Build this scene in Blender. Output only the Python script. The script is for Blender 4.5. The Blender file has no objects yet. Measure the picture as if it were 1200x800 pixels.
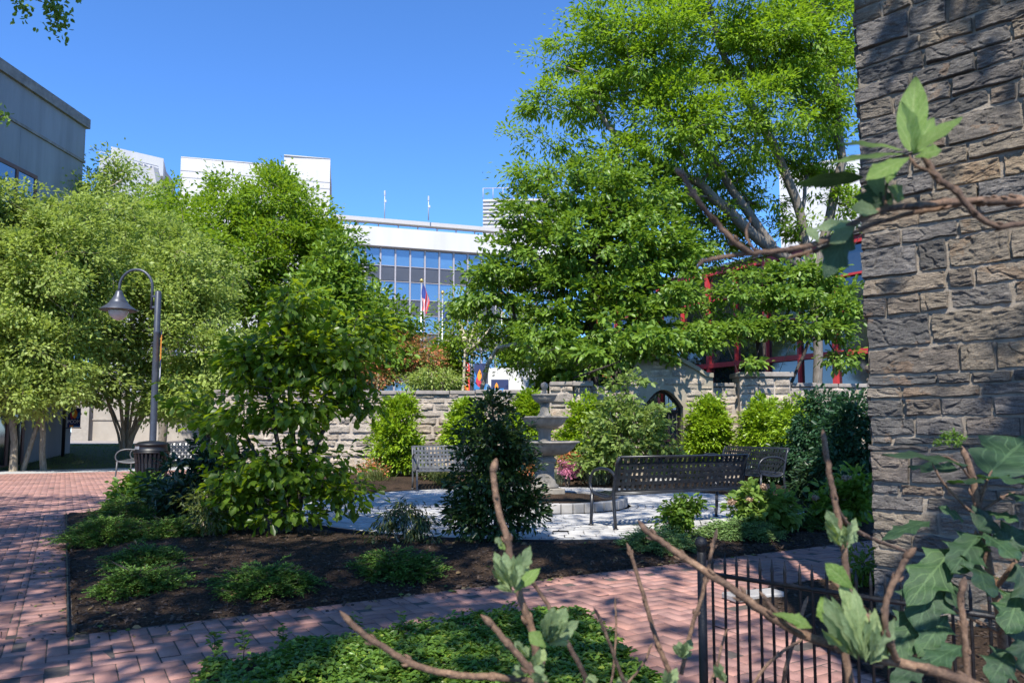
import bpy, math, random
import numpy as np
from mathutils import Vector, Matrix

# ------------------------------------------------------------------ camera, sky, sun, exposure
R = math.radians
rng = np.random.default_rng(11)
random.seed(11)
scene = bpy.context.scene
COL = scene.collection
F, PPY, CAMZ, PITCH = 880.0, 436.0, 1.15, R(4.5)

cam_d = bpy.data.cameras.new('camera')
cam = bpy.data.objects.new('camera', cam_d)
COL.objects.link(cam)
cam.location = (0, 0, CAMZ)
cam.rotation_euler = (R(90) + PITCH, 0, 0)
cam_d.sensor_fit = 'HORIZONTAL'
cam_d.sensor_width = 36
cam_d.lens = F / 1200 * 36
cam_d.shift_y = 36 / 1200
cam_d.clip_start, cam_d.clip_end = 0.05, 3000
cam_d.dof.use_dof = True
cam_d.dof.focus_distance = 9.0
cam_d.dof.aperture_fstop = 8.0
scene.camera = cam

SUN_AZ = math.atan2(-0.13, -0.99)      # towards the sun: behind the camera, to its left
SUN_EL = R(50)
world = bpy.data.worlds.new('World')
scene.world = world
world.use_nodes = True
wn = world.node_tree.nodes
sky = wn.new('ShaderNodeTexSky')
sky.sky_type = 'NISHITA'
sky.sun_disc = False
sky.sun_elevation = SUN_EL
sky.sun_rotation = SUN_AZ
sky.altitude = 100
sky.air_density = 0.64
sky.dust_density = 0.0
sky.ozone_density = 10
bg = wn['Background']
bg.inputs['Strength'].default_value = 0.15
hs = wn.new('ShaderNodeHueSaturation')
hs.inputs['Saturation'].default_value = 1.06
world.node_tree.links.new(sky.outputs[0], hs.inputs['Color'])
world.node_tree.links.new(hs.outputs[0], bg.inputs['Color'])

sun_d = bpy.data.lights.new('sun', 'SUN')
sun_d.energy = 3.5
sun_d.angle = R(0.53)
sun_d.color = (1.0, 0.95, 0.86)
sun = bpy.data.objects.new('sun', sun_d)
COL.objects.link(sun)
to_sun = Vector((math.sin(SUN_AZ) * math.cos(SUN_EL), math.cos(SUN_AZ) * math.cos(SUN_EL), math.sin(SUN_EL)))
sun.rotation_euler = (-to_sun).to_track_quat('-Z', 'Y').to_euler()
sun.location = to_sun * 60

vs = scene.view_settings
vs.view_transform = 'Standard'
vs.look = 'None'
vs.gamma = 1
vs.exposure = 1.25
scene.render.engine = 'CYCLES'
cy = scene.cycles
cy.max_bounces = 7
cy.diffuse_bounces = 4
cy.glossy_bounces = 3
cy.transmission_bounces = 5
cy.transparent_max_bounces = 6
cy.caustics_reflective = cy.caustics_refractive = False
cy.sample_clamp_indirect = 6

# ------------------------------------------------------------------ photo geometry -> world points
CP, SP = math.cos(PITCH), math.sin(PITCH)
def ray(px, py):
    u, v = (px - 600) / F, (PPY - py) / F
    return Vector((u, CP - v * SP, SP + v * CP))
def at(px, py, Y):
    d = ray(px, py)
    return Vector((0, 0, CAMZ)) + d * (Y / d.y)
def gnd(px, py, z=0.0):
    d = ray(px, py)
    return Vector((0, 0, CAMZ)) + d * ((z - CAMZ) / d.z)

# ------------------------------------------------------------------ noise
def _hash(ix, iy, iz, seed):
    h = (ix.astype(np.int64) * 374761393 + iy.astype(np.int64) * 668265263 + iz.astype(np.int64) * 2147483647 + seed * 1274126177) & 0xffffffff
    h = ((h ^ (h >> 13)) * 1274126177) & 0xffffffff
    h = ((h ^ (h >> 16)) * 2246822519) & 0xffffffff
    return ((h ^ (h >> 15)) & 0xffff) / 65535.0
def vnoise(x, y, z, seed=0):
    x, y, z = np.broadcast_arrays(np.asarray(x, float), np.asarray(y, float), np.asarray(z, float))
    ix, iy, iz = np.floor(x), np.floor(y), np.floor(z)
    fx, fy, fz = x - ix, y - iy, z - iz
    fx, fy, fz = (f * f * (3 - 2 * f) for f in (fx, fy, fz))
    r = 0
    for dx in (0, 1):
        for dy in (0, 1):
            for dz in (0, 1):
                w = (fx if dx else 1 - fx) * (fy if dy else 1 - fy) * (fz if dz else 1 - fz)
                r = r + w * _hash(ix + dx, iy + dy, iz + dz, seed)
    return r
def fbm(x, y, z=0.0, octv=4, seed=0):
    r, a, t = 0, 1.0, 0
    for k in range(octv):
        r = r + a * vnoise(np.asarray(x) * 2 ** k, np.asarray(y) * 2 ** k, np.asarray(z) * 2 ** k, seed + k)
        t += a
        a *= 0.5
    return r / t

# ------------------------------------------------------------------ materials
def new_mat(name):
    m = bpy.data.materials.new(name)
    m.use_nodes = True
    nt = m.node_tree
    b = nt.nodes['Principled BSDF']
    return m, nt, b
def lnk(nt, a, b): nt.links.new(a, b)
def ramp(nt, fac, stops, interp='LINEAR'):
    n = nt.nodes.new('ShaderNodeValToRGB')
    n.color_ramp.interpolation = interp
    els = n.color_ramp.elements
    while len(els) > 1: els.remove(els[-1])
    els[0].position, els[0].color = stops[0][0], (*stops[0][1], 1)
    for p, c in stops[1:]:
        e = els.new(p); e.color = (*c, 1)
    if fac is not None: lnk(nt, fac, n.inputs['Fac'])
    return n.outputs['Color']
def noise(nt, scale, detail=4, rough=0.55, coord='pos', stretch=None):
    n = nt.nodes.new('ShaderNodeTexNoise')
    n.inputs['Scale'].default_value = scale
    n.inputs['Detail'].default_value = detail
    n.inputs['Roughness'].default_value = rough
    if coord == 'pos':
        g = nt.nodes.new('ShaderNodeNewGeometry').outputs['Position']
    else:
        g = nt.nodes.new('ShaderNodeTexCoord').outputs['Object']
    if stretch:
        mp = nt.nodes.new('ShaderNodeMapping')
        mp.inputs['Scale'].default_value = stretch
        lnk(nt, g, mp.inputs['Vector']); g = mp.outputs['Vector']
    lnk(nt, g, n.inputs['Vector'])
    return n.outputs['Fac']
def island(nt): return nt.nodes.new('ShaderNodeNewGeometry').outputs['Random Per Island']
def mixc(nt, fac, a, b, mode='MIX'):
    n = nt.nodes.new('ShaderNodeMix'); n.data_type = 'RGBA'; n.blend_type = mode
    for s, v in ((n.inputs['Factor'], fac), (n.inputs['A'], a), (n.inputs['B'], b)):
        if isinstance(v, (int, float)): s.default_value = v
        elif isinstance(v, tuple): s.default_value = (*v, 1)
        else: lnk(nt, v, s)
    return n.outputs['Result']
def math_n(nt, op, a, b=None, c=None):
    n = nt.nodes.new('ShaderNodeMath'); n.operation = op
    for i, v in enumerate((a, b, c)):
        if v is None: continue
        if isinstance(v, (int, float)): n.inputs[i].default_value = v
        else: lnk(nt, v, n.inputs[i])
    return n.outputs[0]
def bump(nt, b, h, strength=0.4, dist=0.01):
    n = nt.nodes.new('ShaderNodeBump')
    n.inputs['Strength'].default_value = strength
    n.inputs['Distance'].default_value = dist
    lnk(nt, h, n.inputs['Height']); lnk(nt, n.outputs[0], b.inputs['Normal'])

def plain(name, col, rough=0.6, metal=0.0, var=0.12, scale=6.0, spec=0.5, bmp=0.0, bscale=80, streak=None):
    """one base colour with slight mottling and grain"""
    m, nt, b = new_mat(name)
    lo = tuple(c * (1 - var) for c in col); hi = tuple(min(1, c * (1 + var)) for c in col)
    c = ramp(nt, noise(nt, scale, 5, 0.6, 'pos', streak), [(0.3, lo), (0.7, hi)])
    lnk(nt, c, b.inputs['Base Color'])
    b.inputs['Roughness'].default_value = rough
    b.inputs['Metallic'].default_value = metal
    b.inputs['Specular IOR Level'].default_value = spec
    if bmp: bump(nt, b, noise(nt, bscale, 3), bmp, 0.01)
    return m

def leaf_mat(name, dark, light, trans, tmix=0.4, rough=0.45, spec=0.35, extra=None):
    """leaf: two-tone per leaf, part of the light passes through"""
    m, nt, b = new_mat(name)
    out = nt.nodes['Material Output']
    isl = island(nt)
    clump = noise(nt, 1.3, 2)
    f = math_n(nt, 'ADD', math_n(nt, 'MULTIPLY', isl, 0.65), math_n(nt, 'MULTIPLY', clump, 0.45))
    stops = [(0.15, dark), (0.85, light)]
    c = ramp(nt, f, stops)
    if extra:
        w = nt.nodes.new('ShaderNodeTexWhiteNoise'); w.noise_dimensions = '1D'
        lnk(nt, isl, w.inputs['W'])
        c = mixc(nt, math_n(nt, 'LESS_THAN', w.outputs['Value'], extra[1]), c, extra[0])
    lnk(nt, c, b.inputs['Base Color'])
    b.inputs['Roughness'].default_value = rough
    b.inputs['Specular IOR Level'].default_value = spec
    t = nt.nodes.new('ShaderNodeBsdfTranslucent')
    tc = mixc(nt, 0.5, trans, c) if extra else mixc(nt, math_n(nt, 'MULTIPLY', isl, 0.5), trans, light)
    lnk(nt, tc, t.inputs['Color'])
    mx = nt.nodes.new('ShaderNodeMixShader')
    mx.inputs[0].default_value = tmix
    lnk(nt, b.outputs[0], mx.inputs[1]); lnk(nt, t.outputs[0], mx.inputs[2])
    lnk(nt, mx.outputs[0], out.inputs['Surface'])
    return m

def bark_mat(name, lo, hi):
    m, nt, b = new_mat(name)
    n = noise(nt, 9, 5, 0.65, 'pos', (3, 3, 0.7))
    lnk(nt, ramp(nt, n, [(0.3, lo), (0.7, hi)]), b.inputs['Base Color'])
    b.inputs['Roughness'].default_value = 0.85
    bump(nt, b, n, 0.6, 0.02)
    return m

def stone_mat(name, cols, nscale=7.0, streak=(1, 1, 3)):
    m, nt, b = new_mat(name)
    isl = island(nt)
    base = ramp(nt, isl, [(i / max(1, len(cols) - 1), c) for i, c in enumerate(cols)])
    n = noise(nt, nscale, 8, 0.7, 'pos', streak)
    c = mixc(nt, 0.75, base, ramp(nt, n, [(0.30, (0.22, 0.22, 0.225)), (0.46, (0.7, 0.69, 0.67)), (0.56, (1.0, 0.97, 0.93)), (0.70, (1.7, 1.62, 1.5))]), 'MULTIPLY')
    rust = noise(nt, 4.0, 4, 0.6)
    c = mixc(nt, math_n(nt, 'MULTIPLY', math_n(nt, 'GREATER_THAN', rust, 0.63), 0.35), c, (0.26, 0.15, 0.075))
    c = mixc(nt, 0.7, c, ramp(nt, noise(nt, nscale * 14, 4, 0.8), [(0.36, (0.55, 0.55, 0.56)), (0.5, (1, 1, 1)), (0.66, (1.5, 1.48, 1.42))]), 'MULTIPLY')
    lnk(nt, c, b.inputs['Base Color'])
    b.inputs['Roughness'].default_value = 0.75
    b.inputs['Specular IOR Level'].default_value = 0.35
    bump(nt, b, noise(nt, nscale * 5, 8, 0.75, 'pos', streak), 0.9, 0.03)
    return m

def glass_facade(name, tint, rough=0.04, spec=1.0):
    m, nt, b = new_mat(name)
    c = ramp(nt, noise(nt, 0.35, 3), [(0.35, tuple(t * 0.7 for t in tint)), (0.65, tint)])
    oi = nt.nodes.new('ShaderNodeObjectInfo')
    c = mixc(nt, 1.0, c, ramp(nt, oi.outputs['Random'], [(0.0, (0.55, 0.58, 0.62)), (0.75, (1.1, 1.1, 1.1)), (0.85, (2.2, 2.0, 1.8))]), 'MULTIPLY')
    lnk(nt, c, b.inputs['Base Color'])
    b.inputs['Roughness'].default_value = rough
    b.inputs['Specular IOR Level'].default_value = spec
    b.inputs['Metallic'].default_value = 0.0
    b.inputs['IOR'].default_value = 2.0
    bump(nt, b, noise(nt, 0.5, 2), 0.02, 0.05)
    return m

def brick_mat(name, cols, n2=(0.75, 1.2)):
    m, nt, b = new_mat(name)
    isl = island(nt)
    base = ramp(nt, isl, [(i / (len(cols) - 1), c) for i, c in enumerate(cols)])
    big = noise(nt, 0.9, 4)
    c = mixc(nt, 0.8, base, ramp(nt, big, [(0.3, (n2[0],) * 3), (0.7, (n2[1],) * 3)]), 'MULTIPLY')
    st = noise(nt, 2.3, 6, 0.7)
    c = mixc(nt, 0.55, c, ramp(nt, st, [(0.34, (0.6, 0.6, 0.62)), (0.5, (1.06, 1.06, 1.06)), (0.66, (1.2, 1.2, 1.2))]), 'MULTIPLY')
    fine = noise(nt, 160, 4, 0.7)
    c = mixc(nt, 0.7, c, ramp(nt, fine, [(0.3, (0.75, 0.75, 0.75)), (0.7, (1.2, 1.2, 1.2))]), 'MULTIPLY')
    lnk(nt, c, b.inputs['Base Color'])
    b.inputs['Roughness'].default_value = 0.85
    bump(nt, b, fine, 0.35, 0.004)
    return m

M = {}
M['brick'] = brick_mat('clay paver', [(0.32, 0.165, 0.13), (0.36, 0.185, 0.148), (0.40, 0.21, 0.165), (0.335, 0.18, 0.15), (0.27, 0.15, 0.13), (0.365, 0.20, 0.165), (0.30, 0.175, 0.15)], (0.62, 1.25))
M['plaza'] = brick_mat('pale concrete paver', [(0.36, 0.355, 0.345), (0.44, 0.43, 0.415), (0.49, 0.475, 0.45), (0.40, 0.385, 0.37)], (0.85, 1.12))
M['joint'] = plain('joint sand', (0.085, 0.07, 0.06), 0.95, var=0.3, scale=30)
M['asphalt'] = plain('asphalt', (0.06, 0.06, 0.06), 0.9, var=0.25, scale=3)
M['concrete_walk'] = plain('walkway concrete', (0.40, 0.40, 0.40), 0.9, var=0.15, scale=2.5, bmp=0.2)
M['lawn'] = plain('lawn soil', (0.055, 0.075, 0.025), 0.95, var=0.35, scale=4, bmp=0.5, bscale=40)
M['edging'] = plain('black edging', (0.022, 0.024, 0.03), 0.4)
def mulch():
    m, nt, b = new_mat('mulch')
    a = noise(nt, 55, 5, 0.75)
    big = noise(nt, 1.2, 3)
    c = ramp(nt, a, [(0.3, (0.018, 0.013, 0.010)), (0.52, (0.060, 0.041, 0.029)), (0.72, (0.155, 0.10, 0.064))])
    c = mixc(nt, 0.6, c, ramp(nt, big, [(0.35, (0.7, 0.7, 0.7)), (0.65, (1.5, 1.4, 1.3))]), 'MULTIPLY')
    lnk(nt, c, b.inputs['Base Color'])
    b.inputs['Roughness'].default_value = 0.95
    b.inputs['Specular IOR Level'].default_value = 0.15
    bump(nt, b, a, 1.0, 0.04)
    return m
M['mulch'] = mulch()
M['chips'] = brick_mat('bark chips', [(0.018, 0.013, 0.010), (0.035, 0.024, 0.018), (0.06, 0.038, 0.026), (0.095, 0.062, 0.042), (0.025, 0.018, 0.014), (0.03, 0.02, 0.016)])
M['chapel_stone'] = stone_mat('schist blocks', [(0.19, 0.17, 0.15), (0.30, 0.25, 0.19), (0.12, 0.118, 0.118), (0.25, 0.225, 0.20), (0.37, 0.285, 0.195), (0.155, 0.14, 0.13), (0.215, 0.20, 0.19), (0.26, 0.20, 0.15)], 9.0, (1, 1, 4))
M['wall_stone'] = stone_mat('garden wall stone', [(0.33, 0.28, 0.225), (0.43, 0.36, 0.285), (0.27, 0.24, 0.215), (0.40, 0.35, 0.295), (0.46, 0.38, 0.285), (0.31, 0.28, 0.255)], 3.0, (1, 1, 2))
M['mortar'] = plain('mortar', (0.36, 0.31, 0.26), 0.95, var=0.2, scale=5, bmp=0.6, bscale=120)
M['chapel_mortar'] = plain('chapel mortar', (0.25, 0.21, 0.165), 0.95, var=0.3, scale=9, bmp=0.8, bscale=140)
M['coping'] = plain('coping stone', (0.24, 0.21, 0.185), 0.85, var=0.3, scale=4, bmp=0.5, bscale=30)
M['gate_stone'] = plain('gateway limestone', (0.25, 0.215, 0.16), 0.85, var=0.25, scale=2.5, bmp=0.6, bscale=18)
M['fountain_stone'] = plain('fountain cast stone', (0.25, 0.225, 0.19), 0.8, var=0.3, scale=9, bmp=0.4, bscale=60, streak=(1, 1, 0.35))
M['kerb_stone'] = brick_mat('ring kerb blocks', [(0.30, 0.29, 0.28), (0.37, 0.35, 0.33), (0.26, 0.26, 0.26)])
M['black_metal'] = plain('black powder coat', (0.006, 0.006, 0.007), 0.45, 0.0, 0.2, 12, 0.5)
M['bench_metal'] = plain('bench coating', (0.017, 0.019, 0.025), 0.35, 0.0, 0.15, 12, 0.6)
M['silver_metal'] = plain('sunlit silver bench coating', (0.095, 0.097, 0.10), 0.45, 0.3, 0.15, 12, 0.5)  # silver of the end-on bench; on the wall bench it paints in sunlight
M['lamp_metal'] = plain('lamp post paint', (0.055, 0.062, 0.078), 0.4, 0.2, 0.2, 8, 0.5)
M['iron'] = plain('black iron', (0.016, 0.015, 0.016), 0.5, 0.2, 0.4, 40, 0.5, bmp=0.3, bscale=150)
M['grey_concrete'] = plain('board marked concrete', (0.27, 0.275, 0.285), 0.9, var=0.2, scale=1.4, bmp=0.3, bscale=12, streak=(1, 1, 0.12))
M['white_panel'] = plain('white precast', (0.50, 0.485, 0.475), 0.8, var=0.10, scale=0.5, streak=(1, 1, 0.12))
M['white_shadow_line'] = plain('panel joint', (0.42, 0.40, 0.38), 0.8, var=0.05)
M['white_paint'] = plain('white coated board', (0.60, 0.60, 0.60), 0.5, var=0.03)
M['beige_wall'] = plain('beige concrete', (0.38, 0.345, 0.30), 0.9, var=0.12, scale=1.2, bmp=0.2)
M['grey_roof'] = plain('roof screen metal', (0.38, 0.40, 0.43), 0.5, 0.2, 0.1)
M['office_glass'] = glass_facade('office glass', (0.055, 0.12, 0.20))
M['dark_glass'] = glass_facade('dark glass', (0.018, 0.022, 0.028), 0.06, 0.6)
M['spandrel'] = plain('spandrel panel', (0.06, 0.062, 0.072), 0.35, var=0.08, scale=1)
M['mullion'] = plain('aluminium mullion', (0.33, 0.30, 0.30), 0.5, 0.2)
M['red_frame'] = plain('red window frame', (0.47, 0.042, 0.045), 0.45, var=0.08)
M['brown_frame'] = plain('brown window frame', (0.15, 0.065, 0.045), 0.5)
M['navy'] = plain('navy banner cloth', (0.016, 0.032, 0.12), 0.7, var=0.1)
M['cyan'] = plain('bright blue print', (0.03, 0.20, 0.55), 0.7)
M['orange'] = plain('orange print', (0.85, 0.30, 0.03), 0.7)
M['crimson'] = plain('crimson print', (0.45, 0.03, 0.08), 0.7)
M['red_cloth'] = plain('red banner cloth', (0.72, 0.045, 0.04), 0.7)
M['flag_blue'] = plain('flag blue', (0.03, 0.06, 0.25), 0.8)
M['flag_white'] = plain('flag white', (0.75, 0.75, 0.78), 0.8)
M['flag_sky'] = plain('light blue flag', (0.16, 0.38, 0.68), 0.8)
M['pole_metal'] = plain('flagpole aluminium', (0.45, 0.46, 0.48), 0.35, 0.6)
def globe():
    m, nt, b = new_mat('lamp globe')
    lnk(nt, ramp(nt, noise(nt, 10, 2), [(0.3, (0.62, 0.60, 0.56)), (0.7, (0.74, 0.72, 0.68))]), b.inputs['Base Color'])
    b.inputs['Roughness'].default_value = 0.12
    b.inputs['Transmission Weight'].default_value = 0.25
    return m
M['globe'] = globe()

# foliage
M['lf_serv'] = leaf_mat('olive green small leaf', (0.145, 0.21, 0.045), (0.385, 0.475, 0.125), (0.42, 0.55, 0.075), 0.42, 0.5)
M['lf_locust'] = leaf_mat('yellow green leaflet', (0.085, 0.155, 0.014), (0.225, 0.36, 0.03), (0.32, 0.50, 0.015), 0.45, 0.5)
M['lf_bright'] = leaf_mat('bright green leaf', (0.085, 0.16, 0.012), (0.22, 0.34, 0.025), (0.30, 0.45, 0.015), 0.42, 0.5)
M['lf_mid'] = leaf_mat('mid green leaf', (0.06, 0.13, 0.014), (0.20, 0.32, 0.04), (0.25, 0.40, 0.02), 0.36, 0.42, 0.5)
M['lf_dogwood'] = leaf_mat('dogwood leaf', (0.07, 0.145, 0.02), (0.22, 0.34, 0.055), (0.25, 0.40, 0.025), 0.38, 0.4, 0.5)
M['lf_pale'] = leaf_mat('pale green leaf', (0.12, 0.19, 0.04), (0.26, 0.35, 0.09), (0.32, 0.42, 0.06), 0.4, 0.45)
M['lf_magnolia'] = leaf_mat('broad dark green leaf', (0.040, 0.09, 0.012), (0.125, 0.21, 0.022), (0.43, 0.57, 0.014), 0.48, 0.38, 0.5)
M['lf_holly'] = leaf_mat('glossy evergreen leaf', (0.018, 0.042, 0.011), (0.055, 0.10, 0.024), (0.08, 0.14, 0.012), 0.18, 0.34, 0.5)
M['lf_rhodo'] = leaf_mat('leathery dark leaf', (0.014, 0.034, 0.014), (0.04, 0.08, 0.03), (0.06, 0.12, 0.02), 0.18, 0.35, 0.55)
M['lf_hedge'] = leaf_mat('lime shrub leaf', (0.13, 0.22, 0.010), (0.28, 0.42, 0.025), (0.36, 0.50, 0.012), 0.36, 0.35, 0.5)
M['lf_cherry'] = leaf_mat('blue green laurel leaf', (0.014, 0.045, 0.022), (0.05, 0.12, 0.05), (0.06, 0.17, 0.03), 0.25, 0.42, 0.4)
M['lf_pieris'] = leaf_mat('drooping narrow leaf', (0.028, 0.05, 0.018), (0.08, 0.115, 0.04), (0.12, 0.18, 0.03), 0.25, 0.4, 0.5, extra=((0.36, 0.34, 0.06), 0.10))
M['lf_azalea'] = leaf_mat('yellowish leaf', (0.05, 0.075, 0.02), (0.15, 0.18, 0.05), (0.2, 0.25, 0.04), 0.3, 0.45)
M['lf_orange'] = leaf_mat('coppery new leaf', (0.14, 0.16, 0.045), (0.26, 0.26, 0.08), (0.3, 0.26, 0.08), 0.35, 0.5, extra=((0.55, 0.20, 0.085), 0.6))
M['lf_juniper'] = leaf_mat('juniper needle', (0.04, 0.10, 0.016), (0.14, 0.25, 0.04), (0.14, 0.26, 0.03), 0.2, 0.55, extra=((0.20, 0.12, 0.05), 0.05))
M['lf_juniper_lit'] = leaf_mat('sunlit juniper needle', (0.13, 0.24, 0.07), (0.30, 0.44, 0.15), (0.2, 0.3, 0.08), 0.2, 0.55)  # lighter copy of the juniper green, sunlight set into the needle colour
M['lf_cover'] = leaf_mat('ground cover leaf', (0.06, 0.13, 0.018), (0.16, 0.28, 0.035), (0.22, 0.36, 0.03), 0.32, 0.38, 0.5, extra=((0.28, 0.36, 0.05), 0.08))
M['lf_hyd'] = leaf_mat('fresh hydrangea leaf', (0.10, 0.18, 0.03), (0.22, 0.33, 0.07), (0.28, 0.4, 0.05), 0.38, 0.45)
M['lf_grey'] = leaf_mat('grey green leaf', (0.10, 0.13, 0.08), (0.2, 0.23, 0.15), (0.2, 0.24, 0.12), 0.3, 0.6)
M['lf_grass'] = leaf_mat('grass blade', (0.06, 0.10, 0.02), (0.15, 0.2, 0.05), (0.2, 0.28, 0.05), 0.3, 0.5)
M['dry_flower'] = leaf_mat('dried flower head', (0.36, 0.22, 0.15), (0.58, 0.42, 0.30), (0.5, 0.35, 0.25), 0.3, 0.7)
M['pink_flower'] = leaf_mat('pink blossom', (0.42, 0.12, 0.20), (0.65, 0.25, 0.36), (0.6, 0.2, 0.3), 0.35, 0.6)
M['bark_grey'] = bark_mat('grey brown bark', (0.085, 0.07, 0.055), (0.22, 0.19, 0.155))
M['bark_tan'] = bark_mat('mottled tan bark', (0.16, 0.125, 0.085), (0.42, 0.35, 0.26))
M['bark_dark'] = bark_mat('dark bark', (0.025, 0.02, 0.017), (0.085, 0.07, 0.06))
M['bark_pale'] = bark_mat('pale smooth bark', (0.34, 0.29, 0.22), (0.58, 0.52, 0.42))
def twig():
    m, nt, b = new_mat('hydrangea cane')
    n = noise(nt, 110, 6, 0.75)
    c = ramp(nt, n, [(0.3, (0.045, 0.028, 0.02)), (0.5, (0.15, 0.09, 0.058)), (0.68, (0.27, 0.175, 0.115)), (0.8, (0.42, 0.33, 0.25))])
    big = noise(nt, 16, 4)
    c = mixc(nt, 0.85, c, ramp(nt, big, [(0.38, (0.45, 0.42, 0.42)), (0.6, (1.25, 1.2, 1.1))]), 'MULTIPLY')
    lnk(nt, c, b.inputs['Base Color'])
    b.inputs['Roughness'].default_value = 0.75
    bump(nt, b, n, 0.8, 0.004)
    return m
M['twig'] = twig()
def veined(name, dark, light, vein, trans, tmix=0.3, rough=0.5):
    m, nt, b = new_mat(name)
    out = nt.nodes['Material Output']
    uv = nt.nodes.new('ShaderNodeUVMap').outputs[0]
    sx = nt.nodes.new('ShaderNodeSeparateXYZ'); lnk(nt, uv, sx.inputs[0])
    t, s = sx.outputs[0], sx.outputs[1]
    q = math_n(nt, 'FRACT', math_n(nt, 'MULTIPLY', math_n(nt, 'SUBTRACT', t, math_n(nt, 'MULTIPLY', s, 0.28)), 7.0))
    side = math_n(nt, 'LESS_THAN', math_n(nt, 'ABSOLUTE', math_n(nt, 'SUBTRACT', q, 0.5)), 0.07)
    mid = math_n(nt, 'LESS_THAN', s, 0.06)
    v = math_n(nt, 'MAXIMUM', side, mid)
    c = ramp(nt, noise(nt, 30, 4), [(0.3, dark), (0.7, light)])
    c = mixc(nt, math_n(nt, 'MULTIPLY', v, 0.7), c, vein)
    c = mixc(nt, 1.0, c, ramp(nt, island(nt), [(0.0, (0.6, 0.62, 0.6)), (0.6, (1.05, 1.05, 1.0)), (1.0, (1.45, 1.35, 1.05))]), 'MULTIPLY')
    lnk(nt, c, b.inputs['Base Color'])
    b.inputs['Roughness'].default_value = rough
    bump(nt, b, math_n(nt, 'ADD', math_n(nt, 'MULTIPLY', v, -1.0), math_n(nt, 'MULTIPLY', noise(nt, 260, 4, 0.7), 0.8)), 0.7, 0.004)
    fz = noise(nt, 420, 3, 0.7)
    lnk(nt, mixc(nt, 0.55, c, ramp(nt, fz, [(0.35, (0.62, 0.62, 0.6)), (0.65, (1.35, 1.35, 1.35))]), 'MULTIPLY'), b.inputs['Base Color'])
    tr = nt.nodes.new('ShaderNodeBsdfTranslucent'); tr.inputs[0].default_value = (*trans, 1)
    mx = nt.nodes.new('ShaderNodeMixShader'); mx.inputs[0].default_value = tmix
    lnk(nt, b.outputs[0], mx.inputs[1]); lnk(nt, tr.outputs[0], mx.inputs[2]); lnk(nt, mx.outputs[0], out.inputs['Surface'])
    return m
M['leaf_young'] = veined('downy young leaf', (0.14, 0.21, 0.10), (0.25, 0.33, 0.175), (0.31, 0.39, 0.22), (0.34, 0.46, 0.08), 0.35, 0.7)
M['leaf_fresh'] = veined('fresh green leaf', (0.10, 0.19, 0.035), (0.18, 0.29, 0.07), (0.30, 0.40, 0.15), (0.34, 0.48, 0.05), 0.4, 0.5)
M['leaf_old'] = veined('mature oak shaped leaf', (0.014, 0.042, 0.018), (0.038, 0.086, 0.036), (0.075, 0.14, 0.065), (0.08, 0.19, 0.02), 0.25, 0.5)

# ------------------------------------------------------------------ objects
def root_offset(p):
    v = Vector((0, 0, 0))
    while p is not None:
        v += p.location
        p = p.parent
    return v
def link_mesh(name, me, mat, parent=None, loc=None):
    for m in (mat if isinstance(mat, (list, tuple)) else [mat]):
        me.materials.append(m)
    o = bpy.data.objects.new(name, me)
    COL.objects.link(o)
    if parent is not None: o.parent = parent
    if loc is not None: o.location = loc
    return o
def thing(name, label, cat, loc=(0, 0, 0), rotz=0.0, group=None):
    o = bpy.data.objects.new(name, None)
    COL.objects.link(o)
    o.empty_display_size = 0.2
    o.location = loc
    o.rotation_euler = (0, 0, rotz)
    return tag(o, label, cat, group)
def tag(o, label, cat, group=None):
    o['label'] = label
    o['category'] = cat
    if group: o['group'] = group
    return o
def kind(o, k):
    o['kind'] = k
    return o

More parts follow.
